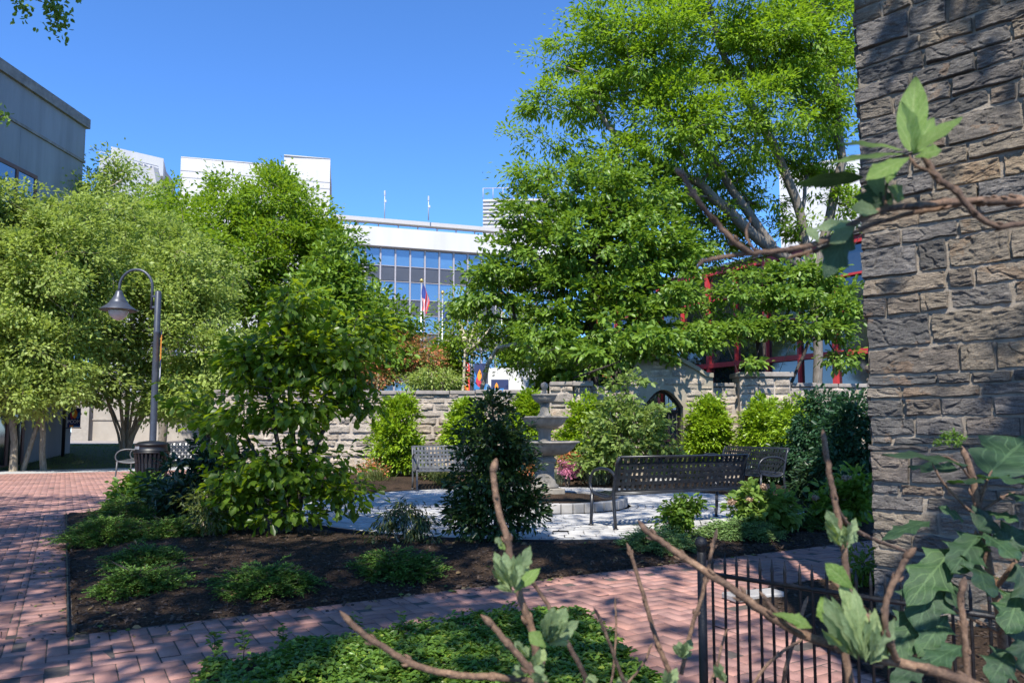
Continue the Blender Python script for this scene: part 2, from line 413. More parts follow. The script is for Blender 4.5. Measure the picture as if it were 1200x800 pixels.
class MB:
    """collects shapes and links them as ONE mesh object"""
    def __init__(s):
        s.v, s.f, s.sm, s.mi, s.n = [], [], [], [], 0
    def add(s, V, Fc, smooth=False, mi=0):
        V = np.asarray(V, float).reshape(-1, 3)
        s.v.append(V)
        for f in Fc:
            s.f.append([i + s.n for i in f])
        s.sm += [smooth] * len(Fc)
        s.mi += [mi] * len(Fc)
        s.n += len(V)
        return s
    def box(s, c, size, rot=None, mi=0, ch=0.0):
        """box about its centre; ch cuts the edges"""
        hx, hy, hz = (q / 2 for q in size)
        if ch <= 0:
            V = np.array([(x * hx, y * hy, z * hz) for x in (-1, 1) for y in (-1, 1) for z in (-1, 1)])
            Fc = [(0, 1, 3, 2), (4, 6, 7, 5), (0, 4, 5, 1), (2, 3, 7, 6), (0, 2, 6, 4), (1, 5, 7, 3)]
        else:
            ch = min(ch, hx * 0.9, hy * 0.9, hz * 0.9)
            V, ix = [], {}
            for x in (-1, 1):
                for y in (-1, 1):
                    for z in (-1, 1):
                        for a in range(3):
                            d = [hx - ch, hy - ch, hz - ch]
                            d[a] += ch
                            ix[(x, y, z, a)] = len(V)
                            V.append((x * d[0], y * d[1], z * d[2]))
            Fc = []
            for a in range(3):
                b, c2 = (a + 1) % 3, (a + 2) % 3
                for sg in (-1, 1):
                    q = []
                    for (p, r) in ((-1, -1), (1, -1), (1, 1), (-1, 1)):
                        k = [0, 0, 0]; k[a] = sg; k[b] = p; k[c2] = r
                        q.append(ix[(*k, a)])
                    Fc.append(q if sg > 0 else q[::-1])
            for a in range(3):
                b, c2 = (a + 1) % 3, (a + 2) % 3
                for p in (-1, 1):
                    for r in (-1, 1):
                        k0 = [0, 0, 0]; k0[a] = -1; k0[b] = p; k0[c2] = r
                        k1 = list(k0); k1[a] = 1
                        q = [ix[(*k0, b)], ix[(*k1, b)], ix[(*k1, c2)], ix[(*k0, c2)]]
                        Fc.append(q if p * r < 0 else q[::-1])
            for x in (-1, 1):
                for y in (-1, 1):
                    for z in (-1, 1):
                        q = [ix[(x, y, z, 0)], ix[(x, y, z, 1)], ix[(x, y, z, 2)]]
                        Fc.append(q if x * y * z > 0 else q[::-1])
            V = np.array(V)
        if rot is not None: V = V @ np.array(rot.to_3x3()).T
        return s.add(V + np.array(c), Fc, mi=mi)
    def tube(s, pts, rad, n=8, mi=0, cap=True, smooth=True):
        P = [Vector(p) for p in pts]
        if len(P) < 2: return s
        rad = [rad] * len(P) if isinstance(rad, (int, float)) else rad
        T = []
        for i in range(len(P)):
            t = (P[min(i + 1, len(P) - 1)] - P[max(i - 1, 0)])
            T.append(t.normalized() if t.length > 1e-9 else Vector((0, 0, 1)))
        a = Vector((0, 0, 1)) if abs(T[0].z) < 0.9 else Vector((1, 0, 0))
        N = (a - T[0] * a.dot(T[0])).normalized()
        V = []
        for i, p in enumerate(P):
            N = (N - T[i] * N.dot(T[i]))
            N = N.normalized() if N.length > 1e-6 else T[i].orthogonal().normalized()
            B = T[i].cross(N)
            for k in range(n):
                w = 2 * math.pi * k / n
                V.append(p + (N * math.cos(w) + B * math.sin(w)) * rad[i])
        Fc = []
        for i in range(len(P) - 1):
            for k in range(n):
                k2 = (k + 1) % n
                Fc.append((i * n + k, i * n + k2, (i + 1) * n + k2, (i + 1) * n + k))
        if cap:
            Fc.append(tuple(range(n))[::-1])
            Fc.append(tuple((len(P) - 1) * n + k for k in range(n)))
        return s.add([tuple(q) for q in V], Fc, smooth, mi)
    def lathe(s, prof, c=(0, 0, 0), n=32, mi=0, smooth=True, wob=None):
        V, Fc = [], []
        m = len(prof)
        for (r, z) in prof:
            for k in range(n):
                w = 2 * math.pi * k / n
                rr = r * (1 + (wob(w, z) if wob else 0))
                V.append((c[0] + rr * math.cos(w), c[1] + rr * math.sin(w), c[2] + z))
        for i in range(m - 1):
            for k in range(n):
                k2 = (k + 1) % n
                Fc.append((i * n + k, i * n + k2, (i + 1) * n + k2, (i + 1) * n + k))
        if prof[0][0] > 1e-6: Fc.append(tuple(range(n))[::-1])
        if prof[-1][0] > 1e-6: Fc.append(tuple((m - 1) * n + k for k in range(n)))
        return s.add(V, Fc, smooth, mi)
    def prism(s, poly, ext, mi=0):
        """poly: 3D points in order; ext: extrusion vector"""
        P = [Vector(p) for p in poly]
        e = Vector(ext)
        n = len(P)
        V = [tuple(p) for p in P] + [tuple(p + e) for p in P]
        Fc = [tuple(range(n))[::-1], tuple(range(n, 2 * n))]
        for k in range(n):
            k2 = (k + 1) % n
            Fc.append((k, k2, n + k2, n + k))
        return s.add(V, Fc, mi=mi)
    def build(s, name, mat, parent=None, local=False, loc=None):
        V = np.concatenate(s.v)
        off = np.zeros(3)
        if not local:
            off = np.array(root_offset(parent)) if parent is not None else (np.array(loc) if loc is not None else off)
        me = bpy.data.meshes.new(name)
        me.from_pydata((V - off).tolist(), [], s.f)
        me.polygons.foreach_set('use_smooth', s.sm)
        me.polygons.foreach_set('material_index', s.mi)
        me.update()
        return link_mesh(name, me, mat, parent, None if parent is not None else loc)

def np_mesh(name, V, Fc, mat, parent=None, loc=None, smooth=False, mi=None, uv=None):
    """mesh from arrays; Fc is (m,3) or (m,4)"""
    V = np.asarray(V, np.float64); Fc = np.asarray(Fc, np.int32)
    off = np.array(root_offset(parent)) if parent is not None else (np.array(loc) if loc is not None else np.zeros(3))
    V = V - off
    me = bpy.data.meshes.new(name)
    me.vertices.add(len(V)); me.vertices.foreach_set('co', V.astype(np.float32).ravel())
    k = Fc.shape[1]
    me.loops.add(Fc.size); me.loops.foreach_set('vertex_index', Fc.ravel())
    me.polygons.add(len(Fc))
    me.polygons.foreach_set('loop_start', np.arange(0, Fc.size, k, dtype=np.int32))
    me.polygons.foreach_set('loop_total', np.full(len(Fc), k, np.int32))
    if smooth: me.polygons.foreach_set('use_smooth', np.ones(len(Fc), bool))
    if mi is not None: me.polygons.foreach_set('material_index', np.asarray(mi, np.int32))
    me.update(calc_edges=True)
    if uv is not None:
        l = me.uv_layers.new(name='UVMap')
        l.data.foreach_set('uv', np.asarray(uv)[Fc.ravel()].astype(np.float32).ravel())
    me.validate()
    return link_mesh(name, me, mat, parent, None if parent is not None else loc)

def copy_thing(o, loc=None, rotz=None, label=None):
    """a copy of a thing, its parts and their sub-parts"""
    def cp(q, par):
        c = q.copy(); COL.objects.link(c)
        if par is not None: c.parent = par
        for ch in list(q.children): cp(ch, c)
        return c
    c = cp(o, None)
    if loc is not None: c.location = loc
    if rotz is not None: c.rotation_euler = (0, 0, rotz)
    if label: c['label'] = label
    return c

# ------------------------------------------------------------------ leaves and plants
T_DIAMOND = np.array([(0, 0, 0), (.45, .5, .07), (1, 0, -.06), (.45, -.5, .07)])
F_DIAMOND = np.array([(0, 1, 2, 3)])
T_OVAL = np.array([(0, 0, 0), (.28, .46, .06), (.68, .42, .05), (1, 0, -.14), (.68, -.42, .05), (.28, -.46, .06)])
F_OVAL = np.array([(0, 1, 2, 3), (0, 3, 4, 5)])
T_OBOV = np.array([(0, 0, 0), (.35, .34, .05), (.72, .50, .06), (1, 0, -.16), (.72, -.50, .06), (.35, -.34, .05)])
def unit(a): return a / np.maximum(np.linalg.norm(a, axis=-1, keepdims=True), 1e-9)
def leaf_arrays(P, D, N, L, W, T=T_DIAMOND, FT=F_DIAMOND):
    D = unit(D)
    B = unit(np.cross(N, D))
    N = np.cross(D, B)
    L = np.broadcast_to(np.asarray(L, float), (len(P),))[:, None, None]
    W = np.broadcast_to(np.asarray(W, float), (len(P),))[:, None, None]
    V = P[:, None, :] + T[None, :, 0:1] * L * D[:, None, :] + T[None, :, 1:2] * W * B[:, None, :] + T[None, :, 2:3] * L * N[:, None, :]
    k = len(T)
    Fc = FT[None] + (np.arange(len(P)) * k)[:, None, None]
    return V.reshape(-1, 3), Fc.reshape(-1, FT.shape[1])

def L(px, py, Y, rx, ry, rd=None):
    """a crown lobe seen at that pixel, at depth Y; its radii in pixels (depth radius in metres)"""
    c = at(px, py, Y)
    k = Y / F
    return (np.array(c), np.array([rx * k, rd if rd else (rx + ry) * 0.5 * k, ry * k]))

def lobe_points(lobes, n, shell=0.75):
    vol = np.array([np.prod(r) ** 0.8 for _, r in lobes])
    idx = rng.choice(len(lobes), n, p=vol / vol.sum())
    d = unit(rng.normal(size=(n, 3)))
    r = 1 - shell * rng.random(n) ** 1.5
    C = np.array([l[0] for l in lobes])[idx]; Rr = np.array([l[1] for l in lobes])[idx]
    # an uneven outline
    wob = 0.82 + 0.36 * vnoise(d[:, 0] * 2.2 + idx * 7.1, d[:, 1] * 2.2, d[:, 2] * 2.2, 5)
    return C + d * Rr * (r * wob)[:, None], d

def clump_leaves(C, out, m, rc, ll, lw, droop=0.25, flat=0.6, upn=1.0, T=T_DIAMOND, FT=F_DIAMOND, size_var=0.5, outw=0.7):
    n = len(C)
    mm = np.maximum(3, (m * (0.45 + 1.1 * rng.random(n))).astype(int))
    idx = np.repeat(np.arange(n), mm)
    k = len(idx)
    rcv = np.broadcast_to(np.asarray(rc, float), (n,))[idx] * (0.6 + 0.8 * rng.random(n))[idx]
    off = rng.normal(size=(k, 3)) * np.array([1, 1, flat]) * 0.55
    P = C[idx] + off * rcv[:, None]
    D = unit(off) * 0.7 + out[idx] * outw + rng.normal(size=(k, 3)) * 0.45
    D[:, 2] -= droop
    N = np.zeros((k, 3)); N[:, 2] = upn
    N += out[idx] * 0.45 + rng.normal(size=(k, 3)) * 0.45
    s = 1 - size_var + 2 * size_var * rng.random(k)
    return leaf_arrays(P, D, N, ll * s, lw * s, T, FT)

def skeleton(stems, targets, tip_r, base_r, step=0.6, wander=0.12, min_up=True, sides=6, trunk_flare=1.25):
    """branches: stems are polylines from the ground; every target is joined to the nearest fitting branch"""
    pos, par = [], []
    for st in stems:
        prev = -1
        st = [Vector(p) for p in st]
        for i, p in enumerate(st):
            if i:
                a = st[i - 1]
                seg = max(1, int((p - a).length / step))
                for q in range(1, seg + 1):
                    pos.append(np.array(a.lerp(p, q / seg)) + rng.normal(size=3) * wander * 0.25 * min(1, step)); par.append(prev); prev = len(pos) - 1
            else:
                pos.append(np.array(p)); par.append(-1); prev = len(pos) - 1
    nst = len(pos)
    base = pos[0]
    S = np.array(pos)
    tg = np.array(targets)
    dmin = np.min(np.linalg.norm(tg[:, None] - S[None], axis=2), axis=1)
    for ti in np.argsort(dmin):
        t = tg[ti]
        A = np.array(pos)
        d = t - A
        dist = np.linalg.norm(d, axis=1)
        up = d[:, 2] / np.maximum(dist, 1e-6)
        cost = dist * (1 + 0.9 * np.clip(0.15 - up, 0, 1))
        low = A[:, 2] < base[2] + 0.12 * (tg[:, 2].max() - base[2])
        cost = cost + low * 2.0 * step
        i = int(np.argmin(cost))
        k = max(1, int(dist[i] / step))
        p0 = A[i]
        dirp = (p0 - A[par[i]]) if par[i] >= 0 else np.array([0, 0, 1.0])
        dirp = dirp / max(np.linalg.norm(dirp), 1e-6)
        c1 = p0 + dirp * dist[i] * 0.3 + np.array([0, 0, 0.06 * dist[i]])
        prev = i
        for q in range(1, k + 1):
            u = q / k
            b = (1 - u) ** 2 * p0 + 2 * u * (1 - u) * c1 + u * u * t
            if q < k: b = b + rng.normal(size=3) * wander * step * 0.5
            pos.append(b); par.append(prev); prev = len(pos) - 1
    n = len(pos)
    w = np.zeros(n)
    child = [[] for _ in range(n)]
    for i in range(n):
        if par[i] >= 0: child[par[i]].append(i)
    order = sorted(range(n), key=lambda i: -i)
    for i in order:
        if not child[i]: w[i] = 1
        if par[i] >= 0: w[par[i]] += w[i]
    e = math.log(base_r / tip_r) / math.log(max(w.max(), 2))
    rad = tip_r * np.maximum(w, 1) ** e
    mb = MB()
    todo = [i for i in range(n) if par[i] < 0]
    while todo:
        i = todo.pop()
        pts, rr = [], []
        if par[i] >= 0:
            pts.append(pos[par[i]]); rr.append(min(rad[par[i]], rad[i] * 1.15))
        j = i
        while True:
            pts.append(pos[j]); rr.append(rad[j])
            if not child[j]: break
            ch = sorted(child[j], key=lambda c: -w[c])
            todo += ch[1:]
            j = ch[0]
        if par[i] < 0:
            rr[0] *= trunk_flare
            if len(pts) == 1: continue
        rr[-1] *= 0.6
        mb.tube(pts, rr, sides if max(rr) > base_r * 0.25 else (4 if max(rr) > tip_r * 2.5 else 3), cap=False)
    return mb

def tree(name, label, cat, base, stems, lobes, nclump, m, rc, ll, lw, leaf, bark, tip_r=0.012, base_r=0.15, group=None,
         T=T_DIAMOND, FT=F_DIAMOND, droop=0.25, flat=0.6, shell=0.75, step=0.6, parts=('trunk', 'crown'), skel_share=1.0, outw=0.7, upn=1.0, wander=0.12):
    C, out = lobe_points(lobes, nclump, shell)
    t = thing(name, label, cat, tuple(base), 0, group)
    ns = max(4, int(nclump * skel_share))
    skeleton(stems, C[:ns], tip_r, base_r, step, wander).build(parts[0], bark, t)
    V, Fc = clump_leaves(C, out, m, rc, ll, lw, droop, flat, upn, T, FT, outw=outw)
    np_mesh(parts[1], V, Fc, leaf, t)
    return t
# ================================================================== THE SETTING
C0 = gnd(80, 745); C0.z = 0
D1 = Vector((-0.511, 0.860, 0)).normalized()     # along the left path
D2 = Vector((0.860, 0.511, 0)).normalized()      # along the front path
def fr(a, b, z=0.0): return C0 + D2 * a + D1 * b + Vector((0, 0, z))
def to_fr(x, y): return ((x - C0.x) * D2.x + (y - C0.y) * D2.y, (x - C0.x) * D1.x + (y - C0.y) * D1.y)
PC = Vector((0.50, 11.6, 0)); PR = 3.75           # round plaza about the fountain

# ground: one sheet to the horizon
mb = MB(); mb.add([(-900, -300, -0.10), (900, -300, -0.10), (900, 1500, -0.10), (-900, 1500, -0.10)], [(0, 1, 2, 3)])
kind(mb.build('ground', M['asphalt']), 'structure')

def in_poly(x, y, poly):
    x, y = np.asarray(x, float), np.asarray(y, float)
    r = np.zeros(np.broadcast(x, y).shape, bool)
    n = len(poly)
    for i in range(n):
        x1, y1 = poly[i][0], poly[i][1]; x2, y2 = poly[(i + 1) % n][0], poly[(i + 1) % n][1]
        c = ((y1 > y) != (y2 > y)) & (x < (x2 - x1) * (y - y1) / ((y2 - y1) if y2 != y1 else 1e-9) + x1)
        r ^= c
    return r

COVER = [gnd(245, 784), gnd(678, 722), Vector((0.66, 3.35, 0)), Vector((0.72, 2.0, 0)), Vector((-1.2, 2.0, 0))]
Q1 = gnd(859, 699)
CHBED = [Q1, Q1 + D2 * 6, Q1 + D2 * 6 + Vector((2, -4, 0)), Vector((1.95, 1.5, 0)), gnd(974, 766)]
MAINBED = [fr(0, 0), fr(12, 0), fr(12, 7.4), fr(0, 7.4)]

def shrink(poly, d):
    c = sum((Vector(p) for p in poly), Vector()) / len(poly)
    return [Vector(p) + (c - Vector(p)).normalized() * d for p in poly]

# brick paving: every paver is cut, slightly tilted and chamfered; one sheet of paving
def pavers(cells, g=0.0022):
    """cells: arrays cx, cy, ux, uy (long axis), half length, half width"""
    cx, cy, ux, uy, hl, hw = cells
    n = len(cx)
    z = rng.normal(size=n) * 0.0022
    ch = 0.0045
    V = np.zeros((n, 8, 3))
    tl = rng.normal(size=(n, 2)) * 0.008
    for k, (sx, sy) in enumerate(((-1, -1), (1, -1), (1, 1), (-1, 1))):
        for ring, (ins, dz) in enumerate(((g, -0.006), (g + ch, 0.0))):
            a, b = sx * (hl - ins), sy * (hw - ins)
            V[:, ring * 4 + k, 0] = cx + ux * a - uy * b
            V[:, ring * 4 + k, 1] = cy + uy * a + ux * b
            V[:, ring * 4 + k, 2] = z + dz + tl[:, 0] * a + tl[:, 1] * b
    T = [(4, 5, 6, 7)] + [(k, (k + 1) % 4, 4 + (k + 1) % 4, 4 + k) for k in range(4)]
    Fc = np.array(T)[None] + (np.arange(n) * 8)[:, None, None]
    return V.reshape(-1, 3), Fc.reshape(-1, 4)
BL, BW = 0.2, 0.1
cells = []
def add_cell(a, b, ax, hl, hw):
    p = fr(a, b)
    d = D2 if ax == 0 else D1
    cells.append((p.x, p.y, d.x, d.y, hl, hw))
A0, A1, B0, B1 = -9.6, 10.4, -5.2, 19.6
# 90 degree herringbone in path axes
i0, i1 = int(A0 / BW), int(A1 / BW)
j0, j1 = int(B0 / BW), int(B1 / BW)
cand = []
for j in range(j0, j1):
    for i in range(i0, i1):
        k = (i - j) % 4
        if k == 0: cand.append(((i + 1) * BW, (j + 0.5) * BW, 0))
        elif k == 3: cand.append(((i + 0.5) * BW, (j + 1.0) * BW, 1))
ca = np.array([c[0] for c in cand]); cb = np.array([c[1] for c in cand]); cax = np.array([c[2] for c in cand])
X = C0.x + D2.x * ca + D1.x * cb; Y = C0.y + D2.y * ca + D1.y * cb
keep = (Y > 1.6) & (np.abs(X) < 0.78 * Y + 1.2)
keep &= ~((ca > -0.02) & (cb > -0.02) & (cb < 7.4) & (ca < 14))                     # main bed
keep &= ~in_poly(X, Y, shrink(COVER, 0.05)) & ~in_poly(X, Y, shrink(CHBED, 0.05))
keep &= ~((X > -4.6) & (Y > 12.0)) & ((X - PC.x) ** 2 + (Y - PC.y) ** 2 > (PR + 0.02) ** 2)
keep &= ~((ca > 3.3) & (cb > 7.4))
for a, b, x in zip(ca[keep], cb[keep], cax[keep]):
    a0, a1, b0, b1_ = (a - BL / 2, a + BL / 2, b - BW / 2, b + BW / 2) if x == 0 else (a - BW / 2, a + BW / 2, b - BL / 2, b + BL / 2)
    if b > -0.21 and b < 7.4 and a > -0.62: a1 = min(a1, -0.255)        # cut pavers along the border courses
    if a > -0.25 and b < 0.2: b1_ = min(b1_, -0.215)
    if a1 - a0 < 0.02 or b1_ - b0 < 0.02: continue
    w_, h_ = a1 - a0, b1_ - b0
    if w_ >= h_: add_cell((a0 + a1) / 2, (b0 + b1_) / 2, 0, w_ / 2, h_ / 2)
    else: add_cell((a0 + a1) / 2, (b0 + b1_) / 2, 1, h_ / 2, w_ / 2)
for i in range(int(7.4 / BW)): add_cell(-0.13, (i + 0.5) * BW, 0, 0.125, BW / 2)
for i in range(-2, 105): add_cell((i + 0.5) * BW - 0.0, -0.11, 1, 0.105, BW / 2)
V, Fc = pavers(np.array(cells).T)
kind(np_mesh('brick_path', V, Fc, M['brick']), 'structure')
mb = MB()
mb.add([tuple(fr(A0 - 6, B0, -0.0045)), tuple(fr(14, B0, -0.0045)), tuple(fr(14, B1, -0.0045)), tuple(fr(A0 - 6, B1, -0.0045))], [(0, 1, 2, 3)])
kind(mb.build('path_joint_sand', M['joint']), 'structure')

# round plaza of pale pavers laid in rings
pv = []
r = 1.30
while r < PR - 0.06:
    n = int(2 * math.pi * r / 0.17)
    o = random.random()
    for k in range(n):
        w = 2 * math.pi * (k + o) / n
        pv.append((PC.x + math.cos(w) * (r + 0.055), PC.y + math.sin(w) * (r + 0.055), -math.sin(w), math.cos(w), math.pi * (r + 0.055) / n, 0.055))
    r += 0.11
# the gate walk behind it
for i in range(40):
    for j in range(11):
        y = PC.y + PR - 0.9 + i * 0.11; x = 2.55 + j * 0.17 + (0.085 if i % 2 else 0) + (y - 14.5) * 0.22
        if math.hypot(x - PC.x, y - PC.y) > PR + 0.02 and y < 18.2: pv.append((x, y, 1, 0, 0.085, 0.055))
V, Fc = pavers(np.array(pv).T, 0.0045); V[:, 2] += 0.032
kind(np_mesh('plaza_paving', V, Fc, M['plaza']), 'structure')
mb = MB(); mb.lathe([(0.0, 0.026), (PR - 0.005, 0.026)], PC, 96, smooth=False)
mb.add([(2.5, PC.y + PR - 0.6, .0255), (4.5, PC.y + PR - 0.6, .0255), (5.2, 18.3, .0255), (3.3, 18.3, .0255)], [(0, 1, 2, 3)])
kind(mb.build('plaza_joint_sand', plain('pale joint', (0.13, 0.125, 0.115), 0.95)), 'structure')
mb = MB(); mb.lathe([(PR, -0.05), (PR, 0.040), (PR + 0.022, 0.040), (PR + 0.022, -0.05)], PC, 96, smooth=False)
kind(mb.build('plaza_edging', M['edging']), 'structure')

def bed_height(x, y):
    return 0.03 * fbm(x * 2.3, y * 2.3, 0, 3, 3) + 0.02 * fbm(x * 12, y * 12, 0, 2, 9)
def sheet_fr(name, a0, a1, b0, b1, st, mat, hf):
    na, nb = int((a1 - a0) / st) + 1, int((b1 - b0) / st) + 1
    A, B = np.meshgrid(np.linspace(a0, a1, na), np.linspace(b0, b1, nb))
    X = C0.x + D2.x * A + D1.x * B; Y = C0.y + D2.y * A + D1.y * B
    V = np.stack([X, Y, hf(X, Y, A, B)], -1).reshape(-1, 3)
    I = np.arange(na * nb).reshape(nb, na)
    Fc = np.stack([I[:-1, :-1], I[:-1, 1:], I[1:, 1:], I[1:, :-1]], -1).reshape(-1, 4)
    return kind(np_mesh(name, V, Fc, mat, smooth=True), 'structure')
def sm(x): x = np.clip(x, 0, 1); return x * x * (3 - 2 * x)
def h_main(X, Y, A, B):
    edge = np.minimum(np.minimum(A, B), np.minimum(12.5 - A, 7.4 - B))
    d = np.hypot(X - PC.x, Y - PC.y) - PR
    h = -0.015 + bed_height(X, Y) * 1.1 + 0.10 * sm(edge / 0.9) * sm(d / 0.9)
    h = np.where(edge < 0.012, -0.02, h)
    return np.where(d < 0.06, np.minimum(h, -0.005), h)
sheet_fr('mulch_bed', 0, 12.5, 0, 7.4, 0.045, M['mulch'], h_main)
def sheet_xy(name, x0, x1, y0, y1, st, mat, hf, mask=None, k='structure'):
    nx, ny = int((x1 - x0) / st) + 1, int((y1 - y0) / st) + 1
    X, Y = np.meshgrid(np.linspace(x0, x1, nx), np.linspace(y0, y1, ny))
    V = np.stack([X, Y, hf(X, Y)], -1).reshape(-1, 3)
    I = np.arange(nx * ny).reshape(ny, nx)
    Fc = np.stack([I[:-1, :-1], I[:-1, 1:], I[1:, 1:], I[1:, :-1]], -1).reshape(-1, 4)
    if mask is not None:
        c = V[Fc].mean(1)
        Fc = Fc[mask(c[:, 0], c[:, 1])]
    return kind(np_mesh(name, V, Fc, mat, smooth=True), k)
def h_back(X, Y):
    d = np.hypot(X - PC.x, Y - PC.y) - PR
    walk = np.abs(X - (3.4 + (Y - 14.5) * 0.22)) - 1.05
    h = -0.01 + bed_height(X, Y) * 1.2 + 0.16 * sm((d - 0.1) / 1.6) * sm(walk / 0.5)
    return np.where((d < 0.06) | ((walk < 0.0) & (Y > 13)), -0.03, h)
sheet_xy('back_mulch_bed', -4.6, 12, 12.0, 18.6, 0.07, M['mulch'], h_back)
def h_cov(X, Y): return 0.0 + bed_height(X, Y)
sheet_xy('ground_cover_soil', -2.9, 0.8, 1.9, 4.8, 0.03, M['mulch'], h_cov, lambda x, y: in_poly(x, y, COVER))
sheet_xy('chapel_bed_soil', 1.2, 8, 1.4, 8.8, 0.04, M['mulch'], h_cov, lambda x, y: in_poly(x, y, CHBED))
# edging strips
mb = MB()
for p, q in ((COVER[1], COVER[2]), (COVER[2], COVER[3])):
    d = (Vector(q) - Vector(p)); n = Vector((d.y, -d.x, 0)).normalized()
    c = (Vector(p) + Vector(q)) / 2
    mb.box((c.x + n.x * .012, c.y + n.y * .012, 0.01), (d.length, 0.012, 0.075), Matrix.Rotation(math.atan2(d.y, d.x), 3, 'Z'))
for p, q in ((fr(0, -0.002), fr(0, 7.4)),):
    d = q - p; c = (p + q) / 2
    mb.box((c.x, c.y, 0.0), (d.length, 0.008, 0.05), Matrix.Rotation(math.atan2(d.y, d.x), 3, 'Z'))
kind(mb.build('bed_edging', M['edging']), 'structure')

# loose bark on the beds
def chips(n, gen, hf, zmax):
    P = gen(n)
    X, Y = P[:, 0], P[:, 1]
    D = rng.normal(size=(len(P), 3)); D[:, 2] *= 0.25
    N = rng.normal(size=(len(P), 3)) * 0.35; N[:, 2] += 1
    Z = hf(X, Y) + 0.006
    V, Fc = leaf_arrays(np.stack([X, Y, Z], -1), D, N, 0.014 + 0.03 * rng.random(len(P)) ** 2, 0.006 + 0.012 * rng.random(len(P)),
                        np.array([(0, -.5, 0), (1, -.45, 0.05), (.95, .5, 0), (.05, .45, .05)]), np.array([(0, 1, 2, 3)]))
    return V, Fc
def gen_main(n):
    a = rng.random(n) * 9.5; b = rng.random(n) ** 1.5 * 7.3
    p = np.stack([C0.x + D2.x * a + D1.x * b, C0.y + D2.y * a + D1.y * b], -1)
    return p[np.hypot(p[:, 0] - PC.x, p[:, 1] - PC.y) > PR + 0.05]
def h_main_xy(X, Y):
    a = (X - C0.x) * D2.x + (Y - C0.y) * D2.y; b = (X - C0.x) * D1.x + (Y - C0.y) * D1.y
    return h_main(X, Y, a, b)
V1, F1 = chips(26000, gen_main, h_main_xy, 0)
def gen_ch(n):
    p = np.stack([1.3 + rng.random(n) * 2.5, 2.0 + rng.random(n) * 4.5], -1)
    return p[in_poly(p[:, 0], p[:, 1], CHBED)]
V2, F2 = chips(5000, gen_ch, h_cov, 0)
def gen_spill(n):      # a few on the paving beside the beds
    a = rng.random(n) * 9; b = -np.abs(rng.normal(size=n)) * 0.10
    q = rng.random(n) < 0.4
    a2 = -np.abs(rng.normal(size=n)) * 0.15; b2 = rng.random(n) * 7
    a, b = np.where(q, a2, a), np.where(q, b2, b)
    return np.stack([C0.x + D2.x * a + D1.x * b, C0.y + D2.y * a + D1.y * b], -1)
V3, F3 = chips(500, gen_spill, lambda x, y: 0 * x, 0)
V = np.concatenate([V1, V2, V3]); Fc = np.concatenate([F1, F2 + len(V1), F3 + len(V1) + len(V2)])
kind(np_mesh('bark_chips', V, Fc, M['chips']), 'stuff')

# fallen leaves and petals on the beds and paths
n = 620
P = np.concatenate([gen_main(420), gen_spill(150), gen_ch(60)])
X, Y = P[:, 0], P[:, 1]
D = rng.normal(size=(len(P), 3)); D[:, 2] *= .2
N = rng.normal(size=(len(P), 3)) * .4; N[:, 2] += 1
on = (to_fr(X, Y)[0] > 0) & (to_fr(X, Y)[1] > 0)
V, Fc = leaf_arrays(np.stack([X, Y, np.where(on, h_main_xy(X, Y), 0) + .012], -1), D, N, .025 + .04 * rng.random(len(P)), .014 + .018 * rng.random(len(P)), T_OVAL, F_OVAL)
kind(np_mesh('fallen_leaves', V, Fc, leaf_mat('fallen leaf', (0.13, 0.085, 0.04), (0.34, 0.25, 0.13), (0.3, 0.2, 0.1), 0.2, 0.7, 0.2, extra=((0.12, 0.17, 0.04), 0.3))), 'stuff')

# walkway and lawn bank at the far left
mb = MB()
mb.add([tuple(fr(A0 - 8, B1, 0.0)), tuple(fr(12, B1, 0.0)), tuple(fr(12, B1 + 2.2, 0.0)), tuple(fr(A0 - 8, B1 + 2.2, 0.0))], [(0, 1, 2, 3)])
kind(mb.build('concrete_walkway', M['concrete_walk']), 'structure')
def h_lawn(X, Y):
    b = (X - C0.x) * D1.x + (Y - C0.y) * D1.y
    return -0.08 + 0.10 * sm((b - 21.6) / 0.3) + 0.55 * sm((b - 22.0) / 5.5) + 0.03 * fbm(X, Y, 0, 3, 4)
sheet_xy('lawn', -40, -2, 19, 34, 0.35, M['lawn'], h_lawn)
mb = MB()
mb.add([(-60, 33.8, 0.58), (60, 33.8, 0.58), (60, 300, 0.58), (-60, 300, 0.58)], [(0, 1, 2, 3)])
kind(mb.build('upper_pavement', plain('upper pavement', (0.30, 0.26, 0.23), 0.9, var=0.15, scale=1.5)), 'structure')
P = np.stack([-24 + rng.random(26000) * 17, 21.0 + rng.random(26000) * 10], -1)
b = (P[:, 0] - C0.x) * D1.x + (P[:, 1] - C0.y) * D1.y
P = P[b > 21.9]
D = rng.normal(size=(len(P), 3)) * 0.45; D[:, 2] = 1
V, Fc = leaf_arrays(np.column_stack([P, h_lawn(P[:, 0], P[:, 1])]), D, rng.normal(size=(len(P), 3)), 0.05 + 0.05 * rng.random(len(P)), 0.012)
kind(np_mesh('lawn_grass', V, Fc, M['lf_grass']), 'stuff')

